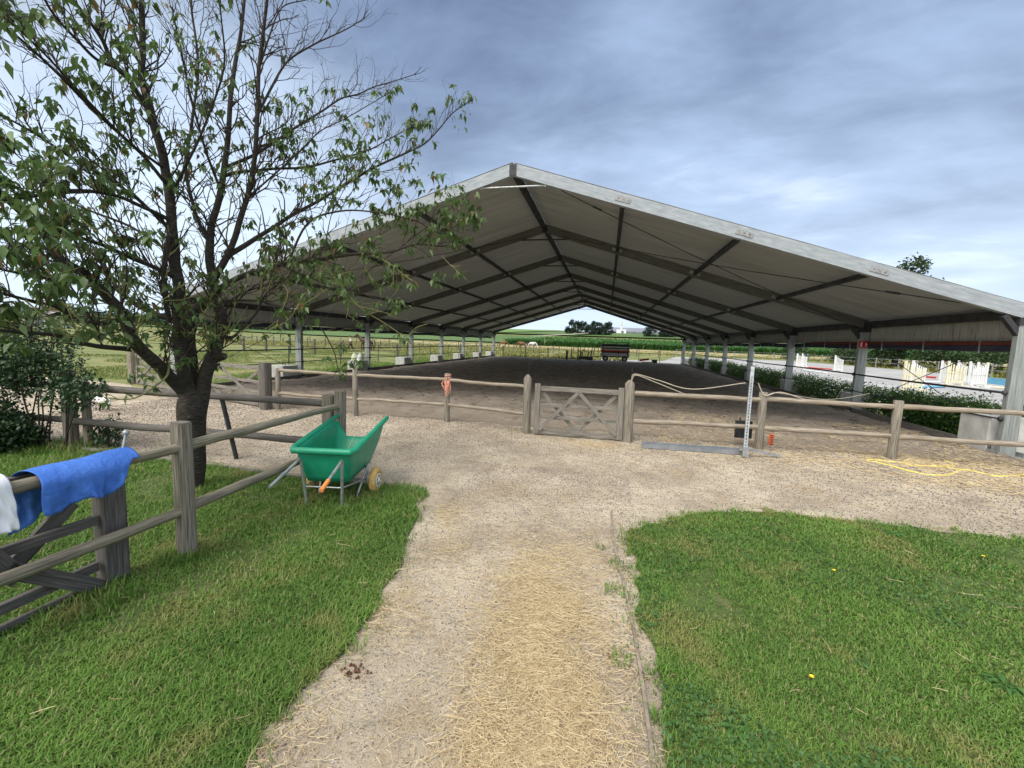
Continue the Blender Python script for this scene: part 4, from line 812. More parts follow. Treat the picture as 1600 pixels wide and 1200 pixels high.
    for pts, r0, r1, lf in limbs:
        r0 *= .76; r1 *= .80; P_ = spline([W(*p) for p in pts], 5); n_ = len(P_); rr_ = [lerp(r0, r1, (i / (n_ - 1)) ** .8) for i in range(n_)]
        if lf == 0 and r1 > .12:
            rr_ = [.178, .165, .158, .155, .153, .152, .152, .154, .158, .163, .168, .173, .178, .182, .186, .190, .192, .190, .184, .172, .155, .135, .11, .085, .06, .04][:n_]; rr_ = (rr_ + [.03] * n_)[:n_] if n_ > len(rr_) else [float(np.interp(i / (n_ - 1) * 25, range(26), [.178, .165, .158, .155, .153, .152, .152, .154, .158, .163, .168, .173, .178, .182, .186, .190, .192, .190, .184, .172, .155, .135, .11, .085, .06, .04])) for i in range(n_)]; rr_ = [q_ * .74 for q_ in rr_]
        P_ = [p + Vector((noise.noise(p * 3), noise.noise(p * 3 + Vector((9, 0, 0))), noise.noise(p * 3 + Vector((0, 9, 0))))) * min(.03, rr_[i] * .5) for i, p in enumerate(P_)]
        TR.tube(P_, rr_, 14 if r0 > .06 else 8, wob=.10); 
        if r1 < .12: rw.append((P_, rr_, lf))
    for (x, y, dd_, r) in ((352, 556, -.12, .05), (300, 652, -.16, .04)):     # knots and stubs
        c = W(x - 12, y + 2, 0); TR.tube([c, c.lerp(W(x, y, dd_), .8), W(x, y, dd_)], [r, r * .85, r * .5], 8, wob=.2)
    segs = 0
    def grow(p, d, ln, r, lv, lf, lichen):
        nonlocal segs
        k_ = max(3, int(ln / .06)); pts = [p]; dd = d.normalized()
        for i in range(k_):
            dd = (dd + Vector((random.gauss(0, .14), random.gauss(0, .14), random.gauss(.06, .13)))).normalized(); pts.append(pts[-1] + dd * ln / k_)
        TW.tube(pts, [r * (1 - .65 * i / k_) for i in range(k_ + 1)], 4 if r < .006 else 5, cap=False); segs += k_
        rnd_tw.extend([1 if lichen else random.random() * .75] * ((k_ + 1) * (4 if r < .006 else 5)))
        if lv > 0:
            nch = max(1, int(ln / (.15 if lv == 2 else .10)))
            for q in range(nch):
                i = random.randint(1, k_); t = (pts[i] - pts[i - 1]).normalized(); side = t.cross(Vector((random.gauss(0, 1), random.gauss(0, 1), random.gauss(0, 1)))).normalized()
                grow(pts[i], t * .7 + side * random.uniform(.5, 1.1), ln * random.uniform(.22, .5) if lv == 2 else random.uniform(.04, .14), r * .6, lv - 1, lf, lichen)
        ends = [pts[-1]] + ([pts[len(pts) // 2]] if random.random() < .4 else [])
        for e_ in ends:
            hgt = e_.z; pr_ = lf
            if random.random() < pr_:
                for _ in range(random.randint(4, 9)):
                    a_ = random.random() * 6.283; LP.append(e_ + Vector((random.gauss(0, .02), random.gauss(0, .02), random.gauss(0, .015)))); LD.append((math.cos(a_) * .6, math.sin(a_) * .6, -.55 + random.gauss(0, .3)))
    rnd_tw = []
    for P_, rr_, lf in rw:
        tot = sum((P_[i] - P_[i - 1]).length for i in range(1, len(P_))); nch = int(tot / .078)
        for q in range(nch):
            i = random.randint(max(1, int(len(P_) * .18)), len(P_) - 1); t = (P_[i] - P_[i - 1]).normalized()
            side = t.cross(Vector((random.gauss(0, 1), random.gauss(0, 1), random.gauss(0, 1)))).normalized()
            if side.z < -.3 and random.random() < .6: side = -side
            fr = i / len(P_); ln = random.uniform(.15, .85) * (1.2 - .6 * fr); lv = 2 if ln > .38 else 1
            b_ = t * random.uniform(.6, 1.1) + side * random.uniform(.5, 1.0) + Vector((0, 0, .15))
            z_ = P_[i].z; l_ = lf * (1.0 if z_ < 4.2 else (.6 if z_ < 5 else .35)) * .31
            grow(P_[i], b_, ln, min(rr_[i] * .45, .0095), lv, l_, P_[i].z < 2.9 and random.random() < .28)
        for q in range(3): grow(P_[-1], (P_[-1] - P_[-2]).normalized() + Vector((random.gauss(0, .4), random.gauss(0, .4), .2)), random.uniform(.1, .25), .005, 1, lf, False)
    for pts, r0 in lich:
        P_ = spline([W(*p) for p in pts], 5); TW.tube(P_, [r0 * (1 - .6 * i / (len(P_) - 1)) for i in range(len(P_))], 5, cap=False); rnd_tw.extend([1] * (len(P_) * 5))
        for q in range(6): i = random.randint(2, len(P_) - 1); grow(P_[i], (P_[i] - P_[i - 1]).normalized() + Vector((random.gauss(0, .7), random.gauss(0, .7), random.gauss(0, .5))), random.uniform(.06, .22), .004, 1, .12, True)
    # leafy tips by the tent and extra leaf clumps over the left half
    for (x, y, dd_, n_) in ((725, 170, .5, 8), (715, 185, .5, 8), (640, 200, 0, 14), (655, 195, 0, 12), (615, 215, 0, 12), (600, 185, .1, 10), (560, 245, .1, 10), (640, 250, .4, 12), (700, 330, -.8, 22), (715, 345, -.8, 20), (705, 365, -.75, 18), (690, 350, -.75, 20), (675, 375, -.7, 18), (640, 335, -.6, 18), (620, 325, -.6, 18), (590, 335, -.6, 16), (575, 355, -.6, 14), (660, 385, -.6, 14), (515, 400, -.4, 16), (540, 430, -.4, 10), (600, 415, -.5, 8), (470, 495, -.4, 14), (455, 525, -.4, 8), (340, 425, -.2, 20), (365, 440, -.2, 20), (385, 420, -.2, 14), (350, 455, -.2, 14), (320, 470, -.3, 10), (30, 380, -2.0, 16), (10, 400, -2.1, 16), (60, 430, -1.8, 14), (35, 480, -1.7, 10), (90, 430, -1.5, 12), (170, 430, -.6, 14), (130, 400, -.6, 12), (190, 385, -.5, 12), (50, 35, -1.5, 12), (95, 50, -1.3, 12), (10, 85, -1.5, 10), (195, 100, -.6, 16), (215, 95, -.4, 14), (165, 160, -.5, 12), (175, 175, -.5, 12), (225, 150, -.3, 12), (135, 125, -.7, 8), (290, 130, -.2, 10), (345, 95, .1, 12), (330, 80, 0, 10), (60, 215, -.8, 12), (30, 260, -1.1, 12), (55, 275, -1.1, 12), (300, 260, 0, 10), (350, 250, 0, 12), (370, 260, .1, 10), (455, 235, .1, 14), (470, 225, .1, 12), (430, 215, 0, 8), (230, 450, -.4, 10), (200, 455, -.4, 10)):
        c = W(x, y, dd_)
        for _ in range(int(n_ * (.45 if x < 260 else .9))):
            a_ = random.random() * 6.283; LP.append(c + Vector((random.gauss(0, .07), random.gauss(0, .07), random.gauss(0, .05)))); LD.append((math.cos(a_) * .5, math.sin(a_) * .5, -.75 + random.gauss(0, .3)))
    TR.build('trunk', BARK, o); tw_ = TW.build('twigs', TWIG, o)
    at_ = tw_.data.attributes.new('rnd', 'FLOAT', 'POINT'); rr2 = np.array(rnd_tw + [0] * max(0, len(TW.v) - len(rnd_tw)))[:len(TW.v)]; at_.data.foreach_set('value', rr2.astype(np.float32))
    LPn = np.array([tuple(p - ro) for p in LP]); V, T, R = leaves(LPn, np.array(LD), RNG.uniform(.05, .105, len(LPn)), .47, .22)
    npmesh('foliage', V, T, LEAF, R, o, True); print('twig segs', segs, 'leaves', len(LP))
tree_main()

# ------------------------------------------------------------------ shrubs and hedge
def cloud(n, blobs, shell=.55):
    """points through a set of ellipsoids (c, r)"""
    out = []; wts = np.array([b[1][0] * b[1][1] * b[1][2] for b in blobs]) ** .8; wts /= wts.sum()
    for (c, r), q in zip(blobs, (wts * n).astype(int) + 1):
        d = unit(RNG.normal(size=(q, 3))); rad = (shell + (1 - shell) * RNG.random(q) ** .5)[:, None] * (1 + .18 * RNG.normal(size=(q, 1))); out.append(np.array(c) + d * rad * np.array(r))
    return np.concatenate(out)
def shrub(name, loc, blobs, n, size, m_, label, cat, stems=10, blooms=None, group=None, aspect=.6):
    o = empty(name, loc, label, cat, group); L0 = np.array(loc)
    P = cloud(n, blobs); P = P[P[:, 2] > .03]; D = RNG.normal(size=P.shape) + np.array([0, 0, -.1])
    V, T, R = leaves(P - L0, D, RNG.uniform(size * .6, size * 1.3, len(P)), aspect, .15); npmesh('foliage', V, T, m_, R, o, True)
    b = MB(loc)
    for q in range(stems):
        c, r = random.choice(blobs); c = Vector(c); e_ = c + Vector((random.uniform(-.9, .9) * r[0], random.uniform(-.9, .9) * r[1], random.uniform(.2, 1.1) * r[2]))
        g = Vector((lerp(loc[0], c.x, .7), lerp(loc[1], c.y, .7), 0)); b.tube(spline([g, g.lerp(e_, .5) + Vector((random.gauss(0, .05), random.gauss(0, .05), .1)), e_], 3), [.012, .011, .010, .008, .007, .005, .004], 5, cap=False)
    b.build('stem', TWIG, o)
    if blooms:
        b = MB(loc)
        for _ in range(blooms[0]):
            p = P[random.randrange(len(P))]; p = Vector(p)
            for q in range(5): a_ = q * 1.257; b.ball(p + Vector((math.cos(a_) * .018, -.01, math.sin(a_) * .018)), .016, 5)
        b.build('flower', blooms[1], o)
    return o
shrub('rose_bush', (-6.1, -5.15, 0), [((-5.85, -5.25, 1.15), (.45, .3, .33)), ((-5.25, -5.25, .85), (.38, .28, .22)), ((-6.2, -5.3, 1.35), (.5, .4, .45)), ((-5.7, -5.2, 1.55), (.4, .35, .3)), ((-6.6, -5.4, 1.05), (.5, .45, .55)), ((-4.95, -5.25, 1.0), (.3, .25, .18)), ((-6.9, -5.6, 1.7), (.6, .4, .4)), ((-5.2, -5.2, 1.2), (.2, .2, .25))], 8500, .062, LEAFD, 'tall dark rose bush climbing over the fence post at the left', 'bush', 12)
shrub('low_hedge', (-7.2, -5.7, 0), [((-6.5, -5.6, .36), (.72, .42, .40)), ((-7.6, -5.9, .4), (.8, .55, .45)), ((-8.8, -6.1, .36), (.8, .5, .4)), ((-6.1, -5.4, .25), (.35, .3, .25)), ((-9.8, -6.4, .36), (.8, .5, .4))], 34000, .06, LEAFD, 'low dark clipped hedge on the left lawn below the rose bush', 'hedge', 20)
shrub('weed_clump', (-5.2, -4.85, 0), [((-5.15, -4.85, .22), (.22, .16, .24))], 500, .06, LEAFD, 'small leafy weed clump just right of the thick left post', 'weeds', 5)
WBL = mat('white_blossom', (.72, .72, .68), (.85, .84, .8), 9, .8)
blobs = []; 
for y in np.arange(1.3, 33.8, .42):
    blobs.append(((10.42 + random.uniform(-.06, .06), y, .40 + random.uniform(0, .06)), (.38, .36, random.uniform(.40, .54))))
shrub('rose_hedge', (10.6, 17, 0), blobs, 62000, .07, LEAFH, 'long low green hedge with white blossom along the right tent side', 'hedge', 120, (60, WBL))
shrub('rose_hedge', (10.6, .9, 0), [((10.6, .95, .42), (.40, .45, .5)), ((10.5, 1.6, .42), (.38, .45, .52)), ((10.5, 2.4, .42), (.38, .5, .5)), ((10.5, 3.2, .40), (.38, .5, .52)), ((10.45, 4.0, .40), (.36, .5, .5))], 16000, .06, LEAFH, 'nearest dark end of the hedge between the first and second right tent posts', 'hedge', 20, (22, WBL))

# ------------------------------------------------------------------ trees in the distance
def far_tree(x, y, H, W_, n, m_, label, name='broadleaf_tree', group=None, low=.25, conif=False, ls=None):
    z0 = hz(x, y); o = empty(name, (x, y, z0), label, 'tree', group); b = MB(); tr = max(.05, H * .018)
    tips = []
    b.tube([(0, 0, -.1), (random.gauss(0, .02) * H, 0, H * .4), (random.gauss(0, .03) * H, random.gauss(0, .02) * H, H * .9)], [tr * 1.4, tr, tr * .3], 7)
    blobs = []
    for q in range(16 if not conif else 9):
        if conif: t = q / 8; zz_ = H * lerp(.12, .95, t); rr_ = W_ * .5 * (1.05 - t) ** .8; blobs.append(((random.gauss(0, .05) * W_, random.gauss(0, .05) * W_, zz_), (rr_, rr_, H * .09)))
        else:
            t = random.random(); a_ = random.random() * 6.28; zz_ = H * lerp(low + .12, .9, t); rad = W_ * .34 * math.sin(math.pi * min(.98, .25 + t * .7)); rr_ = W_ * random.uniform(.14, .22)
            c = (math.cos(a_) * rad, math.sin(a_) * rad, zz_); blobs.append((c, (rr_, rr_, rr_ * .85))); b.tube([(0, 0, H * lerp(.2, .5, t)), (c[0] * .5, c[1] * .5, zz_ * .85), c], [tr * .5, tr * .35, tr * .15], 5, cap=False)
    b.build('trunk', BARK, o); P = cloud(n, blobs, .45); P[:, 2] = np.maximum(P[:, 2], .2)
    V, T, R = leaves(P, RNG.normal(size=P.shape), RNG.uniform(.7, 1.3, len(P)) * (ls or H * .055), .75, .1); npmesh('crown', V, T, m_, R, o)
    return o
far_tree(40, 56.3, 14.8, 8.6, 6500, LEAFF, 'tall tree whose top shows above the right tent roof', low=.08, ls=.40)
far_tree(41.5, 50.6, 10.6, 6.5, 2600, LEAFF, 'thin tree just right of the tall tree above the roof', low=.2, ls=.25)
g = 'bushy trees behind the outdoor arena'
for i, (x, y, h, w_) in enumerate([(40, 24, 4.2, 6), (41, 30, 4.6, 7), (42, 37, 4.0, 7), (43, 44, 3.8, 7), (41, 50, 3.6, 6), (40, 57, 3.4, 6), (39, 64, 3.0, 6), (41, 17, 4.4, 6), (42, 71, 3, 6), (36, 78, 2.6, 6)]):
    far_tree(x, y, h, w_, 2200, LEAFF, 'green bushy tree in the row behind the outdoor arena', 'broadleaf_tree', g, low=.02, ls=.26)
g = 'dark trees beside the far building'
for i, px in enumerate((889, 893, 902, 908, 914, 921, 927, 933, 939, 946, 951, 1012, 1019, 1033, 1038, 1044, 1050)):
    r = ray(px, 520); y = 232 + random.uniform(-6, 6); x = CAM.x + (y - CAM.y) * r.x / r.y
    far_tree(x, y, random.uniform(7.6, 9.2) if px < 1010 and px != 898 else random.uniform(5.2, 7.2), 5.4, 1500, LEAFC, 'dark round tree in the row left of the far building' if px < 960 else 'dark round tree in the group right of the far building', 'broadleaf_tree', g + (' left' if px < 960 else ' right'), low=-.08, ls=.55)
g = 'hazy trees along the left horizon'
for i in range(26):
    px = -140 + i * 24; r = ray(px, 500); y = random.uniform(120, 150); x = CAM.x + (y - CAM.y) * r.x / r.y
    if px > 560: break
    far_tree(x, y, random.uniform(3.0, 4.6), 13, 700, LEAFC if i % 3 else LEAFF, 'dark tree in the distant row along the left horizon', 'broadleaf_tree', g, low=.05, ls=.9)
for (px, y, h, w_, lb) in ((60, 40, 4.0, 6, 'round tree in the middle distance left of the cherry tree'), (-20, 36, 4.6, 7, 'tree at the left edge in the middle distance'), (160, 62, 4.0, 7, 'tree behind the left paddock seen through the cherry twigs')):
    r = ray(px, 500); far_tree(CAM.x + (y - CAM.y) * r.x / r.y, y, h, w_, 2600, LEAFF, lb, low=.1, ls=.22)
# corn
n = 30000; Y = 99 + 60 * RNG.random(n) ** 2.2; X = RNG.uniform(-24, 118, n); k = X > -24 + (Y - 99) * .1
X, Y = X[k], Y[k]; n = len(X); Zg = np.array([hz(a, b) for a, b in zip(X, Y)]); V, T, R = blades(np.stack([X, Y, Zg], 1), 1.75, .34, .9); V2, T2, R2 = leaves(np.stack([X, Y, Zg + RNG.uniform(.2, 1.7, n)], 1), RNG.normal(size=(n, 3)) * [1, 1, .5], .8, .2, .4)
tag(npmesh('corn', np.concatenate([V, V2]), np.concatenate([T, T2 + len(V)]), CORN, np.concatenate([R, R2])), 'dense green corn crop beyond the meadow', 'corn', kind='stuff')
# weeds and dandelions in the lawn
for (px, py, s_, lb) in ((1150, 1150, .09, 'broad-leaved weed rosette near the bottom of the right lawn'), (1570, 1080, .12, 'leafy dock plant at the right edge of the lawn'), (1395, 840, .10, 'leafy weed on the far edge of the right lawn'), (1545, 890, .07, 'small weed beside the right dandelion')):
    c = G(px, py); o = empty('weed', (c.x, c.y, .015), lb, 'weed'); k_ = 34; a = RNG.random(k_) * 6.28; D = np.stack([np.cos(a), np.sin(a), .25 + .5 * RNG.random(k_)], 1)
    V, T, R = leaves(np.zeros((k_, 3)) + D * .01, D, s_ * RNG.uniform(.4, 1.15, k_), .26, .4); npmesh('leaf', V, T, mat('dock_leaf', (.06, .15, .03), (.09, .20, .05), 9, .5, sub=.3), None, o)
DY = mat('dandelion_yellow', (.85, .55, .02), (.9, .65, .04), 30, .7)
for (px, py, lb) in ((1301, 900, 'yellow dandelion in the middle of the right lawn'), (1534, 877, 'yellow dandelion near the right edge of the lawn'), (1265, 1070, 'pale yellow dandelion low in the right lawn')):
    c = G(px, py); o = empty('dandelion', (c.x, c.y, 0), lb, 'flower'); b = MB(); b.tube([(0, 0, 0), (.005, 0, .05)], .002, 5); b.build('stem', LEAFH, o)
    b = MB(); 
    for q in range(16): a_ = q * .393; b.bar((.005, 0, .05), (.005 + .012 * math.cos(a_), .012 * math.sin(a_), .056), .003, .002)
    b.ball((.005, 0, .052), .005, 6); b.build('bloom', DY, o)

# ------------------------------------------------------------------ wire and paddock fences
def wire_fence(label, pts, step, h=1.25, pw=.10, wires=(.5, .85, 1.15), m_=WOODG, wr=.012, wm=None, name='paddock_fence'):
    o = empty(name, (pts[0][0], pts[0][1], hz(*pts[0])), label, 'fence'); O = o.location; b = MB(O); P_ = []
    for (a, c) in zip(pts, pts[1:]):
        n_ = max(1, round(math.dist(a, c) / step))
        for i in range(n_): P_.append((lerp(a[0], c[0], i / n_), lerp(a[1], c[1], i / n_)))
    P_.append(pts[-1])
    for (x, y) in P_:
        b = MB(O); z0 = hz(x, y); hh = h * random.uniform(.93, 1.05); b.tube([(x, y, z0 - .1), (x + random.gauss(0, .02), y, z0 + hh)], pw / 2, 6); b.build('post', m_, o)
    for z_ in wires:
        b = MB(O); b.tube([(x, y, hz(x, y) + z_) for x, y in P_], wr, 4); b.build('wire', wm or m_, o)
wire_fence('far paddock fence with dark posts crossing behind the left side of the tent', [(-46, 38), (-1.5, 37.5)], 2.6, 1.25, .13, (.6, 1.1), WOODG, .02)
wire_fence('second paddock fence farther out across the meadow', [(-70, 58), (10, 57)], 3.2, 1.3, .14, (.6, 1.15), WOODG, .02)
wire_fence('thin electric fence of stakes along the left of the tent', [(-13.3, 4.2), (-13.4, 17.2), (-13.5, 35.5)], 4.4, 1.25, .05, (.45, .8, 1.15), DKST, .007)
wire_fence('wire fence with slim stakes behind the far end of the tent', [(-9, 36.0), (9.8, 36.2)], 2.1, 1.5, .05, (.45, .8, 1.15, 1.4), DKST, .008)
wire_fence('grey rail fence around the far side of the outdoor arena', [(14, 67.5), (33, 69.5), (37.3, 51), (36.8, 31), (26, -.5)], 3.1, 1.3, .12, (.65, 1.15), mat('grey_rail', (.20, .21, .21), (.3, .31, .31), 3, .8), .03)
wire_fence('paddock fence of thick posts on the left seen through the tree', [(-34, 24), (-14.2, 21.5)], 3.0, 1.3, .2, (.6, 1.1), WOODG, .025)
one_post(-1.72, 34.4, 1.0, .22, DKST, 'short thick black post at the far end of the sand', 'black_post', True)
for i, (x, y) in enumerate(((-.55, 34.0), (-.3, 34.1))): one_post(x, y, 1.05, .1, DKST, 'black stake pair left of the harrow, %s one' % ('left' if i == 0 else 'right'), 'black_post', True)

# ------------------------------------------------------------------ trailer with poles, harrow, bits at the arena end
tr = empty('pole_trailer', (3.2, 36.9, 0), 'dark frame trailer loaded with jumping poles beyond the far end of the sand', 'trailer')
b = MB()
for x in (-1.15, 1.15):
    for y in (-.5, .5): b.bar((x, y, .35), (x, y, 1.85), .06, .06)
for z_ in (.45, .85, 1.25, 1.62, 1.85):
    for y in (-.5, .5): b.bar((-1.3, y, z_), (1.3, y, z_), .05, .07)
    for x in (-1.15, 0, 1.15): b.bar((x, -.5, z_), (x, .5, z_), .05, .05)
b.bar((-1.3, 0, .42), (-2.1, 0, .40), .08, .08); b.build('frame', DKST, tr)
for x in (-.9, .9):
    b = MB(); b.tube([(x, -.66, .28), (x, -.52, .28)], .28, 16); wh = b.build('wheel', BLK, tr); b = MB(); b.tube([(x, -.675, .28), (x, -.66, .28)], .12, 12); b.build('hub', GALV, wh)
pm = [PWHITE, RED, PWHITE, BLK, PCREAM, PWHITE, RED, PWHITE]
for i in range(24):
    z_ = (.56, .96, 1.36)[i // 8] + .13 * ((i + i // 8) % 2); y = -.38 + .25 * ((i % 8) // 2); b = MB(); b.tube([(-1.4, y, z_ + .03), (1.35, y, z_ + .03)], .095, 8); b.build('jump_pole', (RED if i == 9 else BLK if i == 17 else PCREAM if i % 5 == 3 else PWHITE), tr)
tr.scale = (1.1, 1.1, 1.1)
hr = empty('harrow', (.15, 36.6, 0), 'rusty black arena harrow with upright tines left of the pole trailer', 'harrow')
b = MB(); b.bar((-.75, 0, .35), (.75, 0, .35), .5, .08); b.bar((-.75, -.3, .25), (.75, -.3, .25), .08, .2); b.tube([(-.7, -.2, .15), (.7, -.2, .15)], .14, 10); b.build('frame', DKST, hr)
b = MB()
for q in range(14): x = -.7 + q * .108; b.tube([(x, 0, .35), (x + random.gauss(0, .12), 0, .8), (x * 1.25 + random.gauss(0, .1), 0, random.uniform(1.0, 1.45))], .032, 5)
b.build('tine', DKST, hr)
BOARD = mat('striped_board', (.75, .75, .72), (.75, .75, .72))
b = MB((6.1, 34.7, 0)); b.bar((5.6, 34.8, .3), (6.5, 34.6, .45), .05, .2); tag(b.build('jump_plank', RED, loc=(6.1, 34.7, 0)), 'red and white plank lying right of the pole trailer', 'plank')
b = MB((6.2, 34.5, 0)); b.bar((5.8, 34.55, .12), (6.9, 34.45, .16), .05, .14); tag(b.build('jump_plank', PCREAM, loc=(6.2, 34.5, 0)), 'cream plank on the ground right of the pole trailer', 'plank')
b = MB((7.05, 34.7, 0)); b.bar((7.05, 34.7, .0), (7.05, 34.7, .38), .5, .3, bev=.03); b.bar((7.05, 34.7, .38), (7.05, 34.7, .43), .54, .34, bev=.02); tag(b.build('crate', mat('dark_green_plastic', (.02, .06, .04), (.03, .08, .05), 5, .6), loc=(7.05, 34.7, 0)), 'dark green crate at the far end of the sand', 'crate')
# jump wings
def wing(x, y, ang, m_, label, n_=6, h0=1.5, h1=1.0, wd=.75):
    o = empty('jump_wing', (x, y, 0), label, 'jump stand', 'jump stands in the outdoor arena', ang); b = MB()
    b.bar((0, 0, .06), (0, 0, h0), .09, .09, up=(0, 1, 0)); b.bar((wd, 0, .06), (wd, 0, h1), .07, .07, up=(0, 1, 0)); b.build('post', m_, o)
    for i in range(1, n_): t = i / n_; hh = lerp(h0 * .97, h1, t) - .05 * math.sin(math.pi * t); b = MB(); b.bar((wd * t, 0, .15), (wd * t, 0, hh), wd / n_ * .46, .025, up=(0, 1, 0)); b.build('slat', m_, o)
    b = MB(); b.bar((0, .03, .25), (wd, .03, .25), .03, .09); b.bar((0, .03, .85), (wd, .03, .80), .03, .07); b.bar((.04, -.35, .04), (.04, .35, .04), .07, .07); b.bar((wd - .04, -.35, .04), (wd - .04, .35, .04), .07, .07); b.build('foot_frame', m_, o)
    return o
wl = [(1410, 611, PCREAM, 0, 'cream jump stand nearest the red sign post'), (1422, 606, PWHITE, .0, 'white slatted jump stand just right of the cream one'), (1468, 600, PWHITE, .2, 'white jump stand at the left of the middle cluster'), (1478, 602, PCREAM, -.1, 'wide cream jump stand in front of the middle cluster'), (1494, 596, PWHITE, .1, 'white jump stand behind the wide cream one'), (1512, 600, PWHITE, .0, 'white jump stand in the centre of the right cluster'), (1524, 603, PWHITE, .15, 'white jump stand with rising slats in the right cluster'), (1538, 606, PWHITE, math.pi - .1, 'white jump stand at the right end of the cluster'), (1303, 581, PWHITE, 0, 'white jump stand standing alone between second and third right posts'), (1244, 574, PWHITE, 0, 'small white jump stand just right of the third right tent post'), (1252, 573, PWHITE, .3, 'white jump stand behind the small one by the third right tent post')]
for (px, py, m_, an, lb) in wl:
    c = G(px, py); wing(c.x, c.y, an + .25, m_, lb, 6, 1.55, 1.15, .95 if m_ is PCREAM else .75)
def jpole(pa, pb, m_, label, z_=.08):
    a = G(*pa, z_); c = G(*pb, z_); b = MB(a); b.tube([a, c], .06, 8); tag(b.build('jump_pole', m_, loc=a), label, 'pole', 'jumping poles lying in the outdoor arena')
jpole((1542, 604), (1578, 607), PCREAM, 'cream pole on the sand right of the jump cluster'); jpole((1430, 605), (1476, 604), PBLUE, 'blue pole on the sand left of the jump cluster'); jpole((1428, 587), (1462, 590), RED, 'red and white pole behind the cream jump stand', .5); jpole((1256, 578), (1292, 583), PWHITE, 'white pole on the sand between the two left jump stands')
jpole((1262, 574), (1300, 577), RED, 'red pole on the sand behind the left jump stands'); jpole((1425, 596), (1466, 597), PWHITE, 'white pole between the cream stand and the cluster', .35)
for (pa, pb, z_, lb) in (((1543, 592), (1582, 596), .5, 'upper'), ((1543, 597), (1582, 601), .25, 'lower')):
    a = G(*pa, z_); c = G(*pb, z_); b = MB(a); b.bar(a, c, .04, .2); tag(b.build('jump_plank', PBLUE, loc=a), 'light blue plank right of the jump cluster, %s of two' % lb, 'plank')

# ------------------------------------------------------------------ distant building
def px_at(px, Y): r = ray(px, 520); return CAM.x + (Y - CAM.y) * r.x / r.y
Yb = 300; x0 = px_at(940, Yb); x1 = px_at(1046, Yb); zb = hz((x0 + x1) / 2, Yb)
bd = empty('glasshouse', ((x0 + x1) / 2, Yb, zb), 'long pale multi-span glasshouse on the horizon seen through the tent', 'building'); O = bd.location
GLAS = mat('glasshouse_roof', (.17, .18, .22), (.25, .26, .31), .05, .5, stretch=(3, .3, .3)); WALLM = mat('glasshouse_wall', (.10, .13, .15), (.2, .23, .26), .2, .5, stretch=(4, 1, 1))
b = MB(O); b.bar((x0, Yb + 30, zb - .5), (x1, Yb + 30, zb - .5), 60, 5.0); b.bar(((x0 + x1) / 2, Yb - .1, zb + 2.0 - 2.5), ((x0 + x1) / 2, Yb - .1, zb + 2.0 - 2.5), .1, .1) if False else None; b.build('wall', WALLM, bd)
b = MB(O); nsp = 12
for i in range(nsp):
    ya = Yb + i * 5; za = zb + 2.0 + i * .32; V = [(x0 - .5, ya, za), (x1 + .5, ya, za), (x1 + .5, ya + 2.5, za + 1.3), (x0 - .5, ya + 2.5, za + 1.3), (x1 + .5, ya + 5, za + .3), (x0 - .5, ya + 5, za + .3)]; b.add(V, [(0, 1, 2, 3), (3, 2, 4, 5)])
b.build('roof', GLAS, bd)
b = MB(O); c0 = px_at(963, Yb - 5); c1 = px_at(978, Yb - 5); b.bar((c0, Yb - 5, zb + .3), (c1, Yb - 5, zb + .3), 6, 5.6); b.build('boiler_house', mat('white_wall', (.66, .7, .72), (.76, .78, .8), .3, .8), bd)
b = MB(O); cx_ = (c0 + c1) / 2; b.tube([(cx_, Yb - 5, zb + 3), (cx_, Yb - 5, zb + 9.0)], [.55, .45], 10); b.build('chimney', mat('white_chimney', (.66, .66, .66), (.74, .7, .7), .5, .8, spots=[(.4, .5, .6, (.6, .3, .25))]), bd)
b = MB(O); b.bar((px_at(980, Yb - 3), Yb - 3, zb - .7), (px_at(1004, Yb - 3), Yb - 3, zb - .7), 3, 2.2); b.build('shed', mat('white_wall', (.7, .7, .7)), bd)
b = MB(O); b.bar(((c0 + c1) / 2 + .8, Yb - 8.1, zb + .2), ((c0 + c1) / 2 + .8, Yb - 8.1, zb + 2.2), 1.6, .1, up=(0, 1, 0)); b.build('door', WALLM, bd)
# sheds at left distance
for (px, Y_, w_, h_, lb) in ((75, 70, 9, 3.0, 'pale low stable building far left behind the tree twigs'), (1150, 190, 14, 3.4, 'low pale farm building far right under the tent eave')):
    cx_ = px_at(px, Y_); z0 = hz(cx_, Y_); o = empty('stable', (cx_, Y_, z0), lb, 'building'); b = MB(); b.bar((-w_ / 2, 0, h_ / 2), (w_ / 2, 0, h_ / 2), 5, h_); b.build('wall', mat('pale_wall', (.5, .5, .48), (.6, .6, .58), .4, .9), o)
    b = MB(); b.add([(-w_ / 2 - .3, -2.9, h_), (w_ / 2 + .3, -2.9, h_), (w_ / 2 + .3, 0, h_ + 1.3), (-w_ / 2 - .3, 0, h_ + 1.3), (w_ / 2 + .3, 2.9, h_), (-w_ / 2 - .3, 2.9, h_)], [(0, 1, 2, 3), (3, 2, 4, 5)]); b.build('roof', mat('shed_roof', (.2, .19, .19), (.28, .26, .25), .5, .9), o)
    for q in (-.3, 0, .3): b = MB(); b.bar((q * w_, -2.53, .1), (q * w_, -2.53, 2.0), 1.1, .05, up=(0, 1, 0)); b.build('door', WALLM, o)

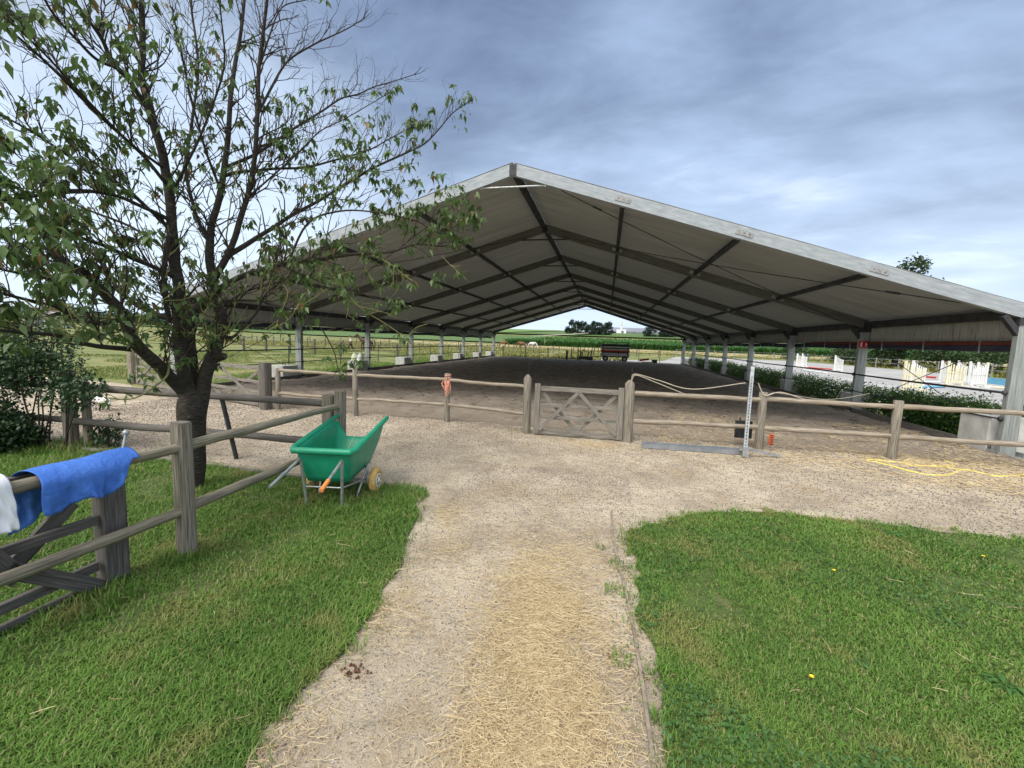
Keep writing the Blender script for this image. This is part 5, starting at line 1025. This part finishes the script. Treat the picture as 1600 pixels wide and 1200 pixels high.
# ------------------------------------------------------------------ animals and person
def skin(name, verts, edges, material, parent, sub=2, root=0):
    """one continuous body grown round a skeleton: verts (x,y,z,r)"""
    me = bpy.data.meshes.new(name); me.from_pydata([v[:3] for v in verts], edges, []); o = bpy.data.objects.new(name, me); C.objects.link(o); o.parent = parent; me.materials.append(material)
    sk = o.modifiers.new('skin', 'SKIN')
    if not me.skin_vertices:
        me.attributes.new('_', 'FLOAT', 'POINT') if False else None
        bpy.context.view_layer.objects.active = o
    lay = me.skin_vertices
    if not lay:
        import bmesh
        bm = bmesh.new(); bm.from_mesh(me); bm.verts.layers.skin.verify(); bm.to_mesh(me); bm.free(); lay = me.skin_vertices
    for i, v in enumerate(verts):
        r = v[3] if hasattr(v[3], '__len__') else (v[3], v[3]); lay[0].data[i].radius = r; lay[0].data[i].use_root = (i == root)
    sk.use_smooth_shade = True; ss = o.modifiers.new('sub', 'SUBSURF'); ss.levels = ss.render_levels = sub
    return o
def horse(x, y, ang, coat, dark, label, graze=False, sc=1.0):
    o = empty('horse', (x, y, hz(x, y)), label, 'horse', None, ang); o.scale = (sc, sc, sc)
    V = [(-.62, 0, 1.28, (.27, .27)), (0, 0, 1.20, (.28, .30)), (.5, 0, 1.22, (.26, .29)), (.78, 0, 1.38, (.15, .20))]
    V += [(1.02, 0, 1.62, (.10, .14)), (1.2, 0, 1.84, (.09, .11)), (1.38, 0, 1.74, (.085, .10)), (1.62, 0, 1.50, (.055, .06))] if not graze else [(1.05, 0, 1.1, (.10, .14)), (1.25, 0, .72, (.09, .11)), (1.33, 0, .45, (.085, .09)), (1.36, 0, .12, (.055, .055))]
    E_ = [(0, 1), (1, 2), (2, 3), (3, 4), (4, 5), (5, 6), (6, 7)]
    for s in (-1, 1):
        dx = .06 * s; n0 = len(V); V += [(.48, s * .15, 1.0, .12), (.50 + dx, s * .16, .55, .062), (.49 + dx, s * .16, .17, .045), (.55 + dx, s * .16, .04, .06)]; E_ += [(2, n0), (n0, n0 + 1), (n0 + 1, n0 + 2), (n0 + 2, n0 + 3)]
        n0 = len(V); V += [(-.58, s * .15, 1.0, .15), (-.50 + dx, s * .17, .80, .10), (-.74 + dx, s * .17, .52, .062), (-.70 + dx, s * .17, .16, .045), (-.63 + dx, s * .17, .04, .06)]; E_ += [(0, n0), (n0, n0 + 1), (n0 + 1, n0 + 2), (n0 + 2, n0 + 3), (n0 + 3, n0 + 4)]
        n0 = len(V); V += [(V[5][0] - .02, s * .06, V[5][2] + .14, .025)]; E_ += [(5, n0)]
    skin('body', V, E_, coat, o)
    b = MB(); b.tube([(-.86, 0, 1.32), (-1.0, 0, 1.1), (-1.03, 0, .75), (-1.02, 0, .5)], [.05, .07, .07, .02], 8); b.build('tail', dark, o)
    b = MB(); p = [Vector(V[i][:3]) + Vector((-.10, 0, .10)) for i in (3, 4, 5)]; b.tube(p, [.03, .05, .03], 6); b.build('mane', dark, o)
    return o
BAY_ = mat('bay_coat', (.05, .022, .016), (.075, .032, .022), 3, .5); DKC = mat('black_hair', (.012, .01, .01), (.02, .018, .016), 5, .6); CHES = mat('chestnut_coat', (.16, .07, .035), (.2, .09, .045), 3, .6); GREYC = mat('grey_coat', (.55, .53, .5), (.65, .63, .6), 3, .7)
c = G(573, 548); horse(c.x, c.y, math.pi + .15, BAY_, DKC, 'dark bay horse led by a person in the paddock left of the tent')
for (px, py, co, an, lb) in ((786, 538, CHES, .2, 'brown horse grazing far off left of centre through the tent'), (817, 538, CHES, 2.9, 'brown horse grazing right beside the pale one in the far meadow'), (831, 538, GREYC, .1, 'pale grey horse grazing in the far meadow')):
    y = 74; x = px_at(px, y); horse(x, y, an, co, DKC if co is not GREYC else co, lb, True)
# person leading the horse
c = G(548, 548); pe = empty('person', (c.x, c.y, 0), 'person in white top and dark trousers walking beside the bay horse', 'person', None, math.pi + .5)
SKN = mat('skin', (.45, .27, .19), (.5, .3, .22), 9, .6); SHRT = mat('white_shirt', (.75, .75, .76), (.82, .82, .82), 5, .8); TRS = mat('dark_trousers', (.015, .016, .02), (.03, .03, .035), 5, .8)
V = [(0, 0, .95, (.12, .14)), (.02, 0, 1.2, (.11, .14)), (.05, 0, 1.40, (.10, .16)), (.07, 0, 1.52, .05), (.09, 0, 1.60, .075), (.10, 0, 1.70, (.085, .075))]; E_ = [(0, 1), (1, 2), (2, 3), (3, 4), (4, 5)]
for s in (-1, 1):
    n0 = len(V); V += [(.0, s * .1, .88, .09), (.16 * s + .03, s * .1, .50, .06), (.22 * s - .05, s * .1, .10, .045), (.22 * s + .08, s * .1, .04, .04)]; E_ += [(0, n0), (n0, n0 + 1), (n0 + 1, n0 + 2), (n0 + 2, n0 + 3)]
    n0 = len(V); V += [(.05, s * .2, 1.40, .055), (.02 - .1 * s, s * .25, 1.14, .045), (.2 + .1 * s, s * .24, 1.02 + .08 * s, .035), (.28 + .1 * s, s * .23, 1.02 + .08 * s, .04)]; E_ += [(2, n0), (n0, n0 + 1), (n0 + 1, n0 + 2), (n0 + 2, n0 + 3)]
bd_ = skin('body', V, E_, SKN, pe)
V = [(.0, 0, .93, (.15, .17)), (.02, 0, 1.2, (.135, .165)), (.05, 0, 1.42, (.12, .18))]; E_ = [(0, 1), (1, 2)]
for s in (-1, 1): n0 = len(V); V += [(.05, s * .2, 1.40, .075), (.02 - .1 * s, s * .25, 1.14, .06)]; E_ += [(2, n0), (n0, n0 + 1)]
skin('shirt', V, E_, SHRT, pe)
V = [(0, 0, .93, (.14, .155))]; E_ = []
for s in (-1, 1): n0 = len(V); V += [(.0, s * .1, .86, .11), (.16 * s + .03, s * .1, .50, .075), (.22 * s - .05, s * .1, .09, .06)]; E_ += [(0, n0), (n0, n0 + 1), (n0 + 1, n0 + 2)]
skin('trousers', V, E_, TRS, pe); b = MB(); b.ball((.085, 0, 1.68), .10, 8, 1.1); b.build('hair', mat('brown_hair', (.05, .03, .02), (.08, .05, .03), 9, .7), pe)
# spotted terrier
dg = empty('dog', (-8.55, -2.75, 0), 'small white dog with black patches sniffing along the gravel behind the rose bush', 'dog', None, -.1)
DOG = mat('spotted_fur', (.74, .72, .70), (.78, .76, .74), 9, .9, spots=[(5.5, .50, .53, (.02, .018, .018))])
V = [(-.17, 0, .25, (.068, .075)), (0, 0, .25, (.066, .075)), (.15, 0, .255, (.07, .08)), (.24, 0, .26, (.042, .05)), (.31, 0, .225, (.04, .046)), (.355, 0, .18, (.026, .026)), (.385, 0, .15, (.017, .017)), (-.24, 0, .29, .018), (-.29, 0, .36, .012)]; E_ = [(0, 1), (1, 2), (2, 3), (3, 4), (4, 5), (5, 6), (0, 7), (7, 8)]
for s in (-1, 1):
    dx = .04 * s; n0 = len(V); V += [(.15, s * .045, .18, .032), (.16 + dx, s * .05, .10, .019), (.155 + dx * 1.5, s * .05, .035, .015), (.175 + dx * 1.5, s * .05, .014, .017)]; E_ += [(2, n0), (n0, n0 + 1), (n0 + 1, n0 + 2), (n0 + 2, n0 + 3)]
    n0 = len(V); V += [(-.17, s * .045, .19, .042), (-.13 - dx, s * .05, .14, .028), (-.20 - dx, s * .05, .085, .016), (-.185 - dx, s * .05, .03, .014), (-.165 - dx, s * .05, .013, .017)]; E_ += [(0, n0), (n0, n0 + 1), (n0 + 1, n0 + 2), (n0 + 2, n0 + 3), (n0 + 3, n0 + 4)]
    n0 = len(V); V += [(.30, s * .038, .27, .016), (.315, s * .055, .245, .010)]; E_ += [(4, n0), (n0, n0 + 1)]
skin('body', V, E_, DOG, dg)
b = MB(); b.ball((.393, 0, .148), .011, 6)
for s in (-1, 1): b.ball((.335, s * .033, .225), .006, 5)
b.build('nose_and_eyes', BLK, dg)
print('objects', len(bpy.data.objects))
